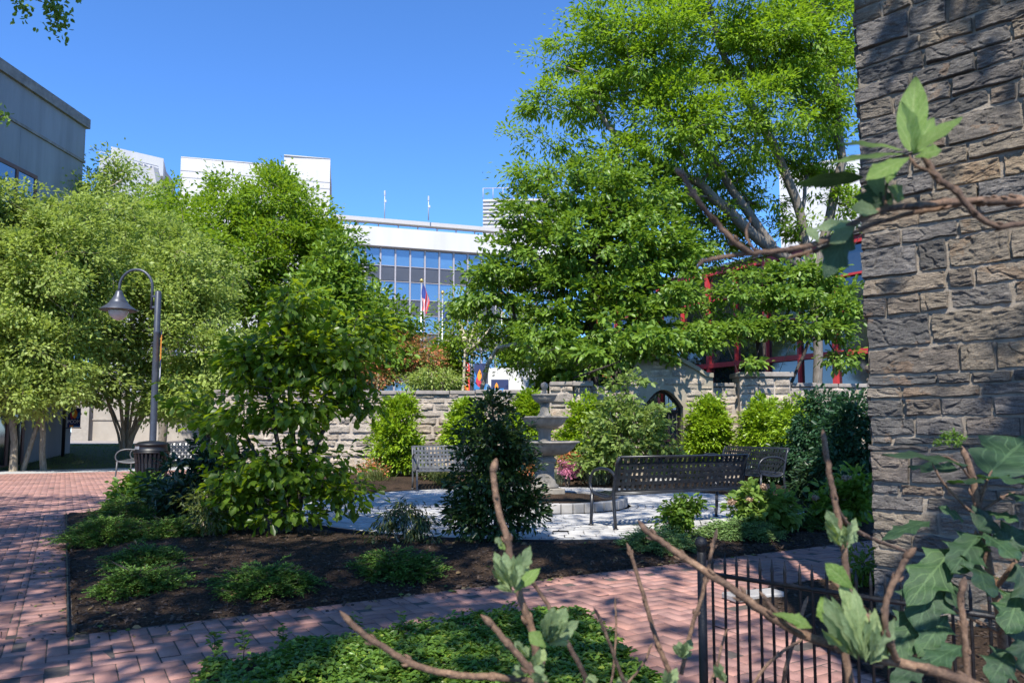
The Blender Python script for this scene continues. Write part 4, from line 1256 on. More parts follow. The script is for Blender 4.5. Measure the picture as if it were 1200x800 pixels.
# ================================================================== FURNITURE OF THE GARDEN
# benches of steel straps: local x along the bench, front towards -y, z up
def make_bench(label, mat, length=1.94, group='strap metal garden benches'):
    t = thing('garden_bench', label, 'bench', (0, 0, 0), 0, group)
    hl = length / 2
    back = [(0.20, 0.44), (0.235, 0.56), (0.265, 0.68), (0.285, 0.78), (0.31, 0.845), (0.335, 0.86)]
    seat = [(-0.27, 0.395), (-0.265, 0.425), (-0.22, 0.435), (-0.05, 0.415), (0.10, 0.405), (0.20, 0.425)]
    def lattice(prof, nlen, ncross, name):
        P = [Vector((0, y, z)) for y, z in prof]
        seg = [0]
        for a, b in zip(P[:-1], P[1:]): seg.append(seg[-1] + (b - a).length)
        def pt(s):
            s = max(0, min(1, s)) * seg[-1]
            y = np.interp(s, seg, [p.y for p in P]); z = np.interp(s, seg, [p.z for p in P])
            y2 = np.interp(min(s + .01, seg[-1]), seg, [p.y for p in P]); z2 = np.interp(min(s + .01, seg[-1]), seg, [p.z for p in P])
            y1 = np.interp(max(s - .01, 0), seg, [p.y for p in P]); z1 = np.interp(max(s - .01, 0), seg, [p.z for p in P])
            tt = Vector((0, y2 - y1, z2 - z1)).normalized()
            return Vector((0, y, z)), tt, Vector((0, -tt.z, tt.y))
        mb = MB()
        hw = 0.0205
        # straps across the profile, woven over and under
        m = ncross
        for k in range(m):
            x = -hl + 0.03 + (length - 0.06) * k / (m - 1)
            V, Fc = [], []
            ns = 14
            for i in range(ns + 1):
                p, tt, n = pt(i / ns)
                o = 0.0035 * (1 if k % 2 else -1) * math.cos(math.pi * i / ns * (nlen - 1))
                for dx in (-hw, hw):
                    for dn in (-0.0015, 0.0015): V.append(tuple(p + Vector((x + dx, 0, 0)) + n * (dn + o)))
            for i in range(ns):
                a = i * 4; b = a + 4
                Fc += [(a, a + 2, b + 2, b), (a + 1, b + 1, b + 3, a + 3), (a, b, b + 1, a + 1), (a + 2, a + 3, b + 3, b + 2)]
            mb.add(V, Fc)
        for k in range(nlen):
            s = (k + 0.5) / nlen
            if k == 0: s = 0.03
            if k == nlen - 1: s = 0.97
            p, tt, n = pt(s)
            V, Fc = [], []
            ns = m * 2
            for i in range(ns + 1):
                x = -hl + 0.01 + (length - 0.02) * i / ns
                o = -0.0035 * math.cos(math.pi * i / ns * (m - 1)) * (1 if k % 2 else -1)
                for dt in (-hw, hw):
                    for dn in (-0.0015, 0.0015): V.append(tuple(p + Vector((x, 0, 0)) + tt * dt + n * (dn + o)))
            for i in range(ns):
                a = i * 4; b = a + 4
                Fc += [(a, a + 2, b + 2, b), (a + 1, b + 1, b + 3, a + 3), (a, b, b + 1, a + 1), (a + 2, a + 3, b + 3, b + 2)]
            mb.add(V, Fc)
        # rolled rims
        p, tt, n = pt(1.0); mb.tube([p + Vector((-hl, 0, 0)), p + Vector((hl, 0, 0))], 0.012, 8)
        p, tt, n = pt(0.0); mb.tube([p + Vector((-hl, 0, 0)), p + Vector((hl, 0, 0))], 0.012, 8)
        for sx in (-1, 1): mb.tube([pt(i / 10)[0] + Vector((sx * hl, 0, 0)) for i in range(11)], 0.011, 6)
        return mb.build(name, mat, t, local=True)
    lattice(back, 6, 27, 'backrest')
    lattice(seat, 6, 27, 'seat')
    for sx in (-1, 1):
        x = sx * (hl + 0.014)
        # loop arm
        mb = MB()
        loop = [(0.255, 0.60), (0.21, 0.665), (0.10, 0.71), (-0.06, 0.715), (-0.19, 0.68), (-0.265, 0.60), (-0.275, 0.51), (-0.235, 0.44), (-0.14, 0.405), (0.02, 0.385), (0.14, 0.395), (0.205, 0.44)]
        pts = []
        for i in range(len(loop) - 1):
            a, b = loop[i], loop[i + 1]
            p_, n_ = loop[max(0, i - 1)], loop[min(len(loop) - 1, i + 2)]
            for u in (0, .33, .66):
                q = []
                for c in range(2):
                    q.append(0.5 * (2 * a[c] + (b[c] - p_[c]) * u + (2 * p_[c] - 5 * a[c] + 4 * b[c] - n_[c]) * u * u + (3 * a[c] - p_[c] - 3 * b[c] + n_[c]) * u ** 3))
                pts.append((x, q[0], q[1]))
        pts.append((x, *loop[-1]))
        mb.tube(pts, 0.0175, 8)
        mb.build('arm', mat, t, local=True)
        mb = MB(); mb.tube([(x, -0.235, 0.43), (x, -0.25, 0.2), (x, -0.265, 0.05), (x, -0.265, 0.035)], [0.02, 0.02, 0.018, 0.018], 8)
        mb.lathe([(0.0, 0.035), (0.033, 0.035), (0.033, 0.043), (0.02, 0.05), (0, 0.05)], (x, -0.265, 0), 10)
        mb.build('leg', mat, t, local=True)
        mb = MB(); mb.tube([(x, 0.335, 0.86), (x, 0.285, 0.78), (x, 0.205, 0.44), (x, 0.225, 0.2), (x, 0.245, 0.035)], [0.016, 0.018, 0.02, 0.02, 0.018], 8)
        mb.lathe([(0.0, 0.035), (0.033, 0.035), (0.033, 0.043), (0.02, 0.05), (0, 0.05)], (x, 0.245, 0), 10)
        mb.build('leg', mat, t, local=True)
    return t
def place_bench(o, c, front):
    o.location = (c[0], c[1], 0)
    o.rotation_euler = (0, 0, math.atan2(front[0], -front[1]) )
# facing (fx, fy): local -y maps to it
def recolour(o, mat):
    for ch in o.children:
        ch.data = ch.data.copy(); ch.data.materials[0] = mat
fl, rl, rr_ = gnd(692, 618), gnd(722, 624), gnd(872, 613)
b1 = make_bench('black strap bench with its back to us on the near edge of the plaza', M['bench_metal'])
dx = Vector((0.886, 0.46, 0)); fx = Vector((-0.46, 0.886, 0))
c = rl + dx * 0.985 + fx * 0.25
place_bench(b1, c, fx)
b2 = copy_thing(b1, label='dark blue strap bench seen from its arm end at the right rim of the plaza')
fx2 = Vector((-0.96, -0.28, 0)); c2 = gnd(906, 585) + Vector((-0.27, 0.93, 0)) * 1.0
place_bench(b2, c2, fx2)
b3 = copy_thing(b1, label='sunlit light grey strap bench facing us in front of the garden wall')
recolour(b3, M['silver_metal'])  # same bench in lighter grey: the sun on it is in the coating
fx3 = Vector((0.30, -0.954, 0)).normalized(); c3 = gnd(489, 577) + Vector((0.954, 0.30, 0)) * 0.98 - fx3 * 0.26
place_bench(b3, c3, fx3)
b4 = copy_thing(b1, label='brown black strap bench behind the litter bin across the walkway')
c4 = Vector((-8.45, 19.8, 0)); place_bench(b4, c4, Vector((0.25, -0.97, 0)))
b5 = copy_thing(b1, label='silvery bench seen end on, its loop arms beside the litter bin')
recolour(b5, M['silver_metal'])
c5 = gnd(150, 561) + Vector((-0.3, 0.95, 0)) * 0.9; place_bench(b5, c5, Vector((-0.95, -0.3, 0)))

# fountain
FC = PC.copy()
ft = thing('tiered_fountain', 'three tiered cast stone fountain with ball finial in the middle of the plaza', 'fountain', (FC.x, FC.y, 0))
fl_w = lambda w, z: 0.012 * math.cos(w * 12)
def lat(prof, name, n=48, wob=None):
    mb = MB(); mb.lathe(prof, (FC.x, FC.y, 0), n, wob=wob); return mb.build(name, M['fountain_stone'], ft)
mb = MB(); mb.box((FC.x, FC.y, 0.13), (0.62, 0.62, 0.14), Matrix.Rotation(0.25, 3, 'Z'), ch=.012); mb.box((FC.x, FC.y, 0.245), (0.5, 0.5, 0.09), Matrix.Rotation(0.25, 3, 'Z'), ch=.012)
mb.build('plinth', M['fountain_stone'], ft)
lat([(0, .29), (0.21, .29), (0.215, .33), (0.175, .36), (0.165, .42), (0.15, .44), (0.15, .66), (0.165, .68), (0.19, .71), (0.15, .75), (0.13, .79), (0, .79)], 'pedestal')
def bowl(r, z0, z1, name, w=None):
    h = z1 - z0
    lat([(0.10, z0), (r * .30, z0 + .008), (r * .52, z0 + h * .10), (r * .70, z0 + h * .27), (r * .83, z0 + h * .50), (r * .90, z0 + h * .74), (r * .925, z0 + h * .84), (r * 1.0, z0 + h * .87), (r * 1.02, z0 + h * .93), (r * 1.01, z1), (r * .95, z1 + .005), (r * .9, z0 + h * .75), (r * .6, z0 + h * .4), (0, z0 + h * .35)], name, 56, w)
bowl(0.535, 0.775, 1.0, 'lower_bowl')
lat([(0, .9), (0.12, .9), (0.135, .96), (0.10, 1.0), (0.095, 1.14), (0.12, 1.17), (0.14, 1.2), (0, 1.2)], 'lower_stem', 32)
bowl(0.365, 1.185, 1.375, 'middle_bowl', lambda w, z: 0.008 * math.cos(w * 16) if 1.2 < z < 1.33 else 0)
lat([(0, 1.32), (0.10, 1.32), (0.105, 1.4), (0.07, 1.44), (0.065, 1.54), (0.085, 1.58), (0, 1.58)], 'upper_stem', 28)
bowl(0.20, 1.575, 1.715, 'upper_bowl', lambda w, z: 0.02 * math.cos(w * 12) if 1.6 < z < 1.69 else 0)
lat([(0, 1.68), (0.055, 1.69), (0.035, 1.74), (0.028, 1.79), (0.05, 1.815), (0.06, 1.85), (0.05, 1.885), (0.02, 1.905), (0, 1.91)], 'finial', 24)
kr = thing('stone_kerb_ring', 'low ring of square kerb stones around the fountain bed', 'kerb ring', (FC.x, FC.y, 0))
mb = MB()
NK = 46
for k in range(NK):
    w = 2 * math.pi * k / NK
    r_ = 1.19
    mb.box((FC.x + math.cos(w) * r_, FC.y + math.sin(w) * r_, 0.095 + random.uniform(-.003, .003)), (0.13, 2 * math.pi * r_ / NK - 0.006, 0.135), Matrix.Rotation(w + random.uniform(-.02, .02), 3, 'Z'), ch=.01)
mb.build('kerb_stones', M['kerb_stone'], kr)
def h_ring(X, Y):
    d = np.hypot(X - FC.x, Y - FC.y)
    return 0.10 + 0.09 * sm((1.2 - d) / 1.0) + bed_height(X, Y) * .8
sheet_xy('fountain_bed_soil', FC.x - 1.16, FC.x + 1.16, FC.y - 1.16, FC.y + 1.16, 0.04, M['mulch'], h_ring, lambda x, y: np.hypot(x - FC.x, y - FC.y) < 1.14)

# litter bin
tc = gnd(176.5, 571); 
bn = thing('litter_bin', 'black slatted litter bin with domed lid at the end of the planting bed', 'litter bin', (tc.x, tc.y, 0))
mb = MB(); mb.lathe([(0, 0.03), (0.24, 0.03), (0.265, 0.40), (0.275, 0.70), (0, 0.70)], tc, 28); mb.build('liner', plain('bin liner', (0.012, 0.012, 0.013), 0.6), bn)
mb = MB()
for k in range(26):
    w = 2 * math.pi * k / 26
    V = []
    for (r_, z) in ((0.275, .02), (0.29, .25), (0.30, .5), (0.335, .715)):
        for s in (-1, 1):
            for q in (0, .008):
                V.append((tc.x + math.cos(w) * (r_ + q) - math.sin(w) * s * .021, tc.y + math.sin(w) * (r_ + q) + math.cos(w) * s * .021, z))
    Fc = []
    for i in range(3):
        a, b = i * 4, i * 4 + 4
        Fc += [(a, a + 2, b + 2, b), (a + 1, b + 1, b + 3, a + 3), (a, b, b + 1, a + 1), (a + 2, a + 3, b + 3, b + 2)]
    mb.add(V, Fc)
mb.lathe([(.33, .70), (.352, .705), (.352, .735), (.33, .74)], tc, 36)
mb.lathe([(.285, .0), (.30, .0), (.305, .05), (.29, .05)], tc, 36)
mb.build('slatted_body', M['black_metal'], bn)
mb = MB(); mb.lathe([(0.34, .742), (.355, .755), (.32, .77), (.315, .86), (.335, .872), (.33, .89), (.25, .935), (.12, .955), (0, .96)], tc, 40); mb.build('lid', M['black_metal'], bn)
mb = MB()
for w in np.linspace(-2.35, -1.75, 5):
    pass
ws = np.linspace(-2.5, -1.95, 8)
V = [(tc.x + math.cos(w) * .323, tc.y + math.sin(w) * .323, z) for w in ws for z in (.785, .85)]
mb.add(V, [(2 * i, 2 * i + 2, 2 * i + 3, 2 * i + 1) for i in range(7)], True)
mb.build('opening_flap', M['pole_metal'], bn)

# lamp post with hanging bell shade
lp = at(178, 515, 16.4)
lamp = thing('street_lamp', 'tall grey lamp post with gooseneck arm and bell shade behind the litter bin', 'lamp post', (lp.x, lp.y, 0))
top = at(187, 341, 16.4); lx, ly, lz = lp.x + 0.02, lp.y, top.z
mb = MB(); mb.lathe([(0, 0), (.17, 0), (.17, .08), (.12, .14), (.105, .5), (.08, .56), (.072, .6), (.068, lz - .95), (.075, lz - .93), (.075, lz - .9), (.068, lz - .88), (.066, lz - 0.03), (.05, lz), (0, lz)], (lx, ly, 0), 20)
mb.build('pole', M['lamp_metal'], lamp)
mb = MB()
ax = lx - 0.135
ac = -0.365
arc = [(ax, ly, lz - .42), (ax, ly, lz + .08)] + [(ax + ac + 0.365 * math.cos(w), ly, lz + .08 + 0.40 * math.sin(w)) for w in np.linspace(0.2, math.pi, 16)] + [(ax - .73, ly, lz - .02)]
mb.tube(arc, 0.03, 10); 
for dz in (-.12, -.36): mb.box((ax + .06, ly, lz + dz), (.12, .05, .05), ch=.008)
mb.build('arm', M['lamp_metal'], lamp)
sx_, sz_ = ax - .73, lz - .02
mb = MB(); mb.lathe([(0.0, .03), (.055, .03), (.075, -.01), (.085, -.06), (.14, -.16), (.185, -.22), (.19, -.25), (.215, -.26), (.23, -.285), (.38, -.40), (.385, -.415), (.37, -.415), (.215, -.305), (0, -.29)], (sx_, ly, sz_), 36)
mb.build('lamp_shade', M['lamp_metal'], lamp)
mb = MB(); mb.lathe([(.215, -.40), (.205, -.46), (.17, -.54), (.10, -.60), (.03, -.635), (0, -.64)][::-1], (sx_, ly, sz_), 32); mb.lathe([(.215, -.40), (.215, -.34), (0, -.33)], (sx_, ly, sz_), 32)
mb.build('globe', M['globe'], lamp)
# banner seen nearly edge on
vd = Vector((lx, ly, 0)).normalized(); sd = Vector((vd.y, -vd.x, 0))
bd = (vd * 0.9995 - sd * 0.014).normalized()
b0 = Vector((lx, ly, 0)) + sd * 0.085 - bd * .10
bz0, bz1 = at(184, 446, 16.4).z, at(188, 392, 16.4).z
bt = thing('edge_on_banner', 'blue and orange banner seen edge on along the near lamp post', 'banner', (b0.x, b0.y, bz0))
mb = MB()
def bpan(mb, z0, z1, o0, o1):
    nn = Vector((bd.y, -bd.x, 0))
    P = [b0 + Vector((0, 0, z0)) + nn * o0, b0 - bd * .62 + Vector((0, 0, z0)) + nn * o0, b0 - bd * .62 + Vector((0, 0, z1)) + nn * o0, b0 + Vector((0, 0, z1)) + nn * o0]
    mb.prism([tuple(v) for v in P], tuple(nn * (o1 - o0)))
bpan(mb, bz0, bz1, -.004, .004); mb.build('cloth', M['navy'], bt)
mb = MB(); bpan(mb, bz0 + .42, bz1 - .08, -.0055, .0055); mb.build('orange_print', M['orange'], bt)
mb = MB(); bpan(mb, bz0 + .05, bz0 + .25, -.0055, .0055); mb.build('white_print', M['flag_white'], bt)
mb = MB()
for z in (bz0 - .02, bz1 + .02): mb.tube([tuple(b0 + bd * .10 + Vector((0, 0, z))), tuple(b0 - bd * .66 + Vector((0, 0, z)))], .012, 6)
mb.build('bracket', M['lamp_metal'], bt)

# flame emblem: layered leaf shaped tongues, flat cloth print
def tongue(c, w, h, lean, off, y, n=12):
    pts = []
    for k in range(n + 1):
        u = k / n
        pts.append((c[0] - w * math.sin(math.pi * u ** .8) * .5 + lean * u * u, y - off, c[2] + h * u))
    for k in range(n - 1, 0, -1):
        u = k / n
        pts.append((c[0] + w * math.sin(math.pi * u ** .8) * .5 + lean * u * u, y - off, c[2] + h * u))
    return pts
def text(body, size, mat, parent, loc, rot=(R(90), 0, 0), name='lettering', align='CENTER'):
    cu = bpy.data.curves.new(name, 'FONT')
    cu.body = body; cu.size = size; cu.extrude = 0.003; cu.align_x = align; cu.align_y = 'CENTER'
    cu.materials.append(mat)
    cu.resolution_u = 3
    tmp = bpy.data.objects.new(name, cu); COL.objects.link(tmp)
    bpy.context.view_layer.update()
    me = bpy.data.meshes.new_from_object(tmp.evaluated_get(bpy.context.evaluated_depsgraph_get()))
    bpy.data.objects.remove(tmp); me.name = name
    o = bpy.data.objects.new(name, me); COL.objects.link(o)
    o.parent = parent
    o.location = Vector(loc) - root_offset(parent); o.rotation_euler = rot
    return o

# far left navy banner on its own post in front of the grey building
pb = at(75, 500, 25.5)
ps = thing('banner_post', 'thin black post at the corner of the grey building', 'post', (pb.x, pb.y, 0))
mb = MB(); mb.tube([(pb.x, pb.y, 0), (pb.x, pb.y, 4.2)], 0.055, 10); mb.lathe([(0, 4.2), (.08, 4.2), (.05, 4.3), (0, 4.33)], (pb.x, pb.y, 0), 10); mb.build('pole', M['black_metal'], ps)
ba, bb = at(79, 500.5, 25.4), at(95, 478, 25.4)
bn2 = thing('navy_banner', 'navy banner with orange flame and white lettering beside the grey building', 'banner', (ba.x, ba.y, ba.z))
mb = MB(); mb.box(((ba.x + bb.x) / 2, ba.y, (ba.z + bb.z) / 2), (bb.x - ba.x, .012, bb.z - ba.z)); mb.build('cloth', M['navy'], bn2)
bw, bh = bb.x - ba.x, bb.z - ba.z
cx_ = (ba.x + bb.x) / 2
text('PCOM', bw * .36, M['flag_white'], bn2, (cx_, ba.y - .012, ba.z + bh * .29))
for (nm, m_, c_, w_, h_, ln_, of_) in (('orange_flame', 'orange', (cx_ + .02, 0, ba.z + bh * .45), .17, bh * .5, .03, .008), ('red_flame', 'crimson', (cx_ - .07, 0, ba.z + bh * .42), .10, bh * .4, -.06, .007), ('blue_flame', 'cyan', (cx_ + .12, 0, ba.z + bh * .42), .12, bh * .45, .10, .0065)):
    mb = MB(); mb.prism(tongue(c_, w_, h_, ln_, of_, ba.y), (0, -.003, 0)); mb.build(nm, M[m_], bn2)
mb = MB(); mb.box((cx_ - .08, ba.y - .008, ba.z + .04), (.13, .004, .07)); mb.build('orange_print', M['orange'], bn2)
mb = MB(); mb.box((cx_ + .1, ba.y - .008, ba.z + .03), (.2, .004, .05)); mb.build('blue_print', M['cyan'], bn2)
mb = MB()
for z in (ba.z - .02, bb.z + .02): mb.tube([(pb.x, pb.y, z), (bb.x + .03, ba.y, z)], .014, 6)
mb.build('bracket', M['black_metal'], bn2)

# beyond the wall: second lamp with two banners, flags, signs
Y2 = 27.0
q = at(553, 430, Y2)
l2 = thing('street_lamp', 'distant lamp post with bell shade between red and navy banners', 'lamp post', (q.x, q.y, 0.3))
zt = at(553, 397, Y2).z
mb = MB(); mb.tube([(q.x, q.y, .3), (q.x, q.y, zt + .35)], .06, 8); mb.build('pole', M['lamp_metal'], l2)
mb = MB(); mb.tube([(q.x - .05, q.y, zt + .1), (q.x - .03, q.y, zt + .5), (q.x + .1, q.y, zt + .62), (q.x + .2, q.y, zt + .5), (q.x + .2, q.y, zt + .3)], .025, 6); mb.build('arm', M['lamp_metal'], l2)
mb = MB(); mb.lathe([(0, .3), (.06, .3), (.09, .12), (.16, .04), (.2, -.02), (.33, -.15), (.33, -.17), (0, -.14)], (q.x + .2, q.y, zt + .05), 24); mb.build('lamp_shade', M['grey_roof'], l2)
mb = MB(); mb.lathe([(0, -.36), (.1, -.31), (.17, -.2), (.18, -.14), (0, -.13)], (q.x + .2, q.y, zt + .05), 20); mb.build('globe', M['globe'], l2)
def flat_banner(name, label, px0, px1, py0, py1, Y, mat, rounded=False):
    a, b = at(px0, py1, Y), at(px1, py0, Y)
    t = thing(name, label, 'banner', (a.x, a.y, a.z))
    mb = MB()
    if rounded:
        r_ = (b.x - a.x) / 2
        P = [(a.x, Y, a.z), (b.x, Y, a.z)] + [((a.x + b.x) / 2 + r_ * math.cos(w), Y, b.z - r_ + r_ * math.sin(w)) for w in np.linspace(0, math.pi, 11)]
        mb.prism(P, (0, .02, 0))
    else: mb.box(((a.x + b.x) / 2, Y + .01, (a.z + b.z) / 2), (b.x - a.x, .02, b.z - a.z))
    mb.build('cloth', M[mat], t)
    return t, a, b
t, a, b = flat_banner('red_banner', 'red round topped banner with white vertical lettering above the garden wall', 541.5, 550.5, 424, 458, Y2, 'red_cloth', True)
text('METRO', (b.z - a.z) * .24, M['flag_white'], t, ((a.x + b.x) / 2, Y2 - .01, a.z + (b.z - a.z) * .58), (R(90), R(-90), 0))
mb = MB(); 
for w_, h_, l_, x_, m_ in ((.10, .38, .05, -.06, 0), (.10, .30, -.03, .06, 0)): mb.prism(tongue(((a.x + b.x) / 2 + x_, 0, a.z + .02), w_, h_, l_, .006, Y2), (0, -.003, 0))
mb.build('orange_flame', M['orange'], t)
t, a, b = flat_banner('navy_flame_banner', 'navy banner with large orange flame next to the distant lamp post', 555.5, 569.5, 425.5, 456, Y2, 'navy')
w_, h_, mx = b.x - a.x, b.z - a.z, (a.x + b.x) / 2
mb = MB(); mb.prism([(a.x + .01, Y2 - .006, a.z), (b.x - .01, Y2 - .006, a.z), (b.x - .01, Y2 - .006, a.z + h_ * .5), (mx, Y2 - .006, a.z + h_ * .2), (a.x + .01, Y2 - .006, a.z + h_ * .68)], (0, -.003, 0)); mb.build('blue_print', M['cyan'], t)
mb = MB(); mb.prism(tongue((mx - .02, 0, a.z + h_ * .32), w_ * .36, h_ * .45, .01, .012, Y2), (0, -.003, 0)); mb.build('orange_flame', M['orange'], t)
mb = MB(); mb.prism(tongue((mx - .02, 0, a.z + h_ * .08), w_ * .5, h_ * .4, -.1, .0095, Y2), (0, -.002, 0)); mb.build('crimson_flame', M['crimson'], t)
# white board with blue corner poster
a, b = at(572, 458, 28.5), at(634, 431, 28.5)
t = thing('white_hoarding', 'long white board above the garden wall behind the flagpoles', 'board', (a.x, a.y, 0.3))
mb = MB(); mb.box(((a.x + b.x) / 2, a.y, (a.z + b.z) / 2), (b.x - a.x, .05, b.z - a.z)); mb.build('board', M['white_paint'], t)
mb = MB()
for k in range(4): mb.box((a.x + .1 + (b.x - a.x - .2) * k / 3, a.y + .07, (a.z + .3) / 2 + .4), (.08, .08, a.z + .6))
mb.build('post', M['grey_roof'], t)
t, a, b = flat_banner('low_navy_poster', 'small navy poster with orange flame in front of the white board', 575.5, 596, 444.5, 460, 27.6, 'navy')
mb = MB(); mb.prism(tongue((a.x + .2, 0, a.z + .1), .13, .28, .0, .006, 27.6), (0, -.003, 0)); mb.build('orange_flame', M['orange'], t)
mb = MB(); mb.box((a.x + .25, 27.594, a.z + .08), (.45, .003, .16)); mb.build('blue_print', M['cyan'], t)
a, b = at(621.5, 446, 26.5), at(633, 430, 26.5)
t = thing('round_sign', 'small white rounded sign with dark frame on a post above the fountain', 'sign', (a.x, a.y, .3))
mx, mz = (a.x + b.x) / 2, (a.z + b.z) / 2
mb = MB(); mb.box((mx, 26.5, mz), (b.x - a.x, .04, b.z - a.z), ch=.018); mb.build('panel', M['white_paint'], t)
mb = MB(); mb.box((mx, 26.53, mz), (b.x - a.x + .08, .03, b.z - a.z + .10), ch=.012); mb.build('frame', M['lamp_metal'], t)
mb = MB(); mb.tube([(mx, 26.58, .3), (mx, 26.58, mz)], .03, 6); mb.build('post', M['lamp_metal'], t)

def flagpole(label, flabel, px, pytop, Y, fmat, fpy0, fpy1, fw, kind_):
    q, tp = at(px, 440, Y), at(px, pytop, Y)
    t = thing('flagpole', label, 'flagpole', (q.x, q.y, 0.3), 0, 'flagpoles by the office block')
    mb = MB(); mb.tube([(q.x, q.y, .3), (q.x, q.y, tp.z)], [.09, .05], 8); mb.build('pole', M['pole_metal'], t)
    mb = MB(); mb.lathe([(0, 0), (.09, .03), (.12, .12), (.09, .2), (0, .24)], (q.x, q.y, tp.z), 12); mb.build('ball_finial', plain('gilt', (.55, .40, .12), .3, .6), t)
    z0, z1 = at(px, fpy1, Y).z, at(px, fpy0, Y).z
    f = thing('flag', flabel, 'flag', (q.x, q.y, z0))
    # limp cloth hanging in folds from the pole
    nu, nw = 15, 26
    def sheet(u0, u1, lift, name, mat, v0=0.0, v1=1.0):
        s, v = np.meshgrid(np.linspace(u0, u1, nu), np.linspace(v0, v1, nw))
        wid = fw * (0.45 + 0.55 * np.sin(np.pi * np.clip(0.25 + 0.7 * (1 - v), 0, 1)))
        ph = s * 9
        x = q.x + .06 + s * wid * (0.55 + .45 * (1 - v)) + 0.05 * np.sin(v * 7 + s * 4)
        y = q.y - .10 + .22 * np.sin(ph) * s - lift
        z = z1 - (z1 - z0) * (1 - v) * (0.82 + .18 * s) - .35 * fw * s * v
        V = np.stack([x, y, z], -1).reshape(-1, 3)
        I = np.arange(nu * nw).reshape(nw, nu)
        Fc = np.stack([I[:-1, :-1], I[:-1, 1:], I[1:, 1:], I[1:, :-1]], -1).reshape(-1, 4)
        return np_mesh(name, V, Fc, mat, f, smooth=True)
    if kind_ == 'us':
        for k in range(7): sheet(k / 7, (k + 1) / 7, 0, 'stripe', M['red_cloth' if k % 2 == 0 else 'flag_white'], 0, .5)
        for k in range(7):
            if k > 3: sheet(k / 7, (k + 1) / 7, 0, 'stripe', M['red_cloth' if k % 2 == 0 else 'flag_white'], .5, 1)
        sheet(0, 4 / 7, 0, 'canton', M['flag_blue'], .5, 1)
    else:
        sheet(0, 1, 0, 'cloth', M[fmat], 0.22, 1); sheet(0, 1, 0, 'lower_cloth', M['flag_white' if fmat == 'flag_sky' else 'flag_sky'], 0, .22)
flagpole('flagpole carrying the limp red white and blue striped flag', 'limp striped flag with blue canton hanging in front of the office glass', 493, 331, 45, None, 334, 370, 0.5, 'us')
flagpole('bare topped flagpole carrying the limp dark blue flag', 'limp dark blue flag hanging left of the pale barked tree', 518, 345, 45, 'flag_blue', 353, 392, 0.42, 'b')
flagpole('flagpole carrying the limp light blue and white flag', 'limp light blue and white flag among the sparse branches above the wall', 588, 345, 42, 'flag_sky', 350, 380, 0.42, 'c')
flagpole('rightmost flagpole, half hidden by the dark green tree', 'limp flag on the rightmost flagpole beside the dark green tree', 622, 378, 42, 'flag_blue', 382, 402, 0.42, 'd')

# iron fence, nearest to us
FH = 0.72
f0 = Vector((0.695, 2.80, 0)); fd = Vector((1, -0.98, 0)).normalized()
fe = thing('iron_fence', 'low black iron picket fence with a ball topped post beside the brick path', 'fence', tuple(f0))
mb = MB(); mb.tube([f0 + Vector((0, 0, -.05)), f0 + Vector((0, 0, FH - .01))], .0165, 10); mb.build('post', M['iron'], fe)
mb = MB(); mb.lathe([(0, FH - .015), (.014, FH - .012), (.012, FH), (.020, FH + .008), (.024, FH + .022), (.020, FH + .036), (.008, FH + .045), (0, FH + .046)], tuple(f0), 16); mb.build('ball_finial', M['iron'], fe)
mb = MB(); a = f0 + Vector((0, 0, FH * .35)); mb.tube([a, f0 + fd * .06 + Vector((0, 0, FH * .16)), f0 + fd * .09 + Vector((0, 0, -.02))], .007, 6); mb.build('brace', M['iron'], fe)
for z in (FH - .085, 0.10):
    mb = MB(); mb.tube([f0 + Vector((0, 0, z)), f0 + fd * 1.3 + Vector((0, 0, z - .004))], .0085, 6); mb.build('rail', M['iron'], fe)
for k in range(1, 28):
    s = k * 0.0455
    p = f0 + fd * s
    jx = random.uniform(-.003, .003)
    mb = MB(); mb.tube([p + Vector((0, 0, 0.0)), p + Vector((jx, 0, FH - .05)), p + Vector((jx, 0, FH - .045)), p + Vector((jx, 0, FH - 0.005))], [.0052, .0052, .0062, .0008], 6)
    mb.build('picket', M['iron'], fe)
# stone slab at the corner of the chapel bed
sl = gnd(884, 702)
t = thing('stepping_slab', 'flat grey slab lying at the corner of the chapel bed', 'slab', (sl.x, sl.y, 0))
mb = MB(); mb.box((sl.x, sl.y, .028), (.42, .17, .045), Matrix.Rotation(.35, 3, 'Z'), ch=.01); mb.build('slab', M['kerb_stone'], t)
# ================================================================== TREES AND PLANTS
def stems_from(base, tops, lean=0.0, n=5, bow=0.15):
    """stems from the ground to the given tops, gently bowed"""
    out = []
    b = Vector(base)
    for k, tp in enumerate(tops):
        tp = Vector(tp)
        s = b + Vector((random.uniform(-lean, lean), random.uniform(-lean, lean), -0.05))
        side = Vector((random.uniform(-1, 1), random.uniform(-1, 1), 0)) * bow * (tp - s).length * .3
        pts = []
        for i in range(n + 1):
            u = i / n
            p = s.lerp(tp, u)
            # stems start upright and spread higher up
            hx = u ** 1.35
            p.x = s.x + (tp.x - s.x) * hx; p.y = s.y + (tp.y - s.y) * hx
            pts.append(p + side * math.sin(math.pi * u))
        out.append(pts)
    return out
def g_at(px, py, z=0): return gnd(px, py, z)

OV = dict(T=T_OVAL, FT=F_OVAL)
LEFT = 'olive leaved trees in front of the left buildings'
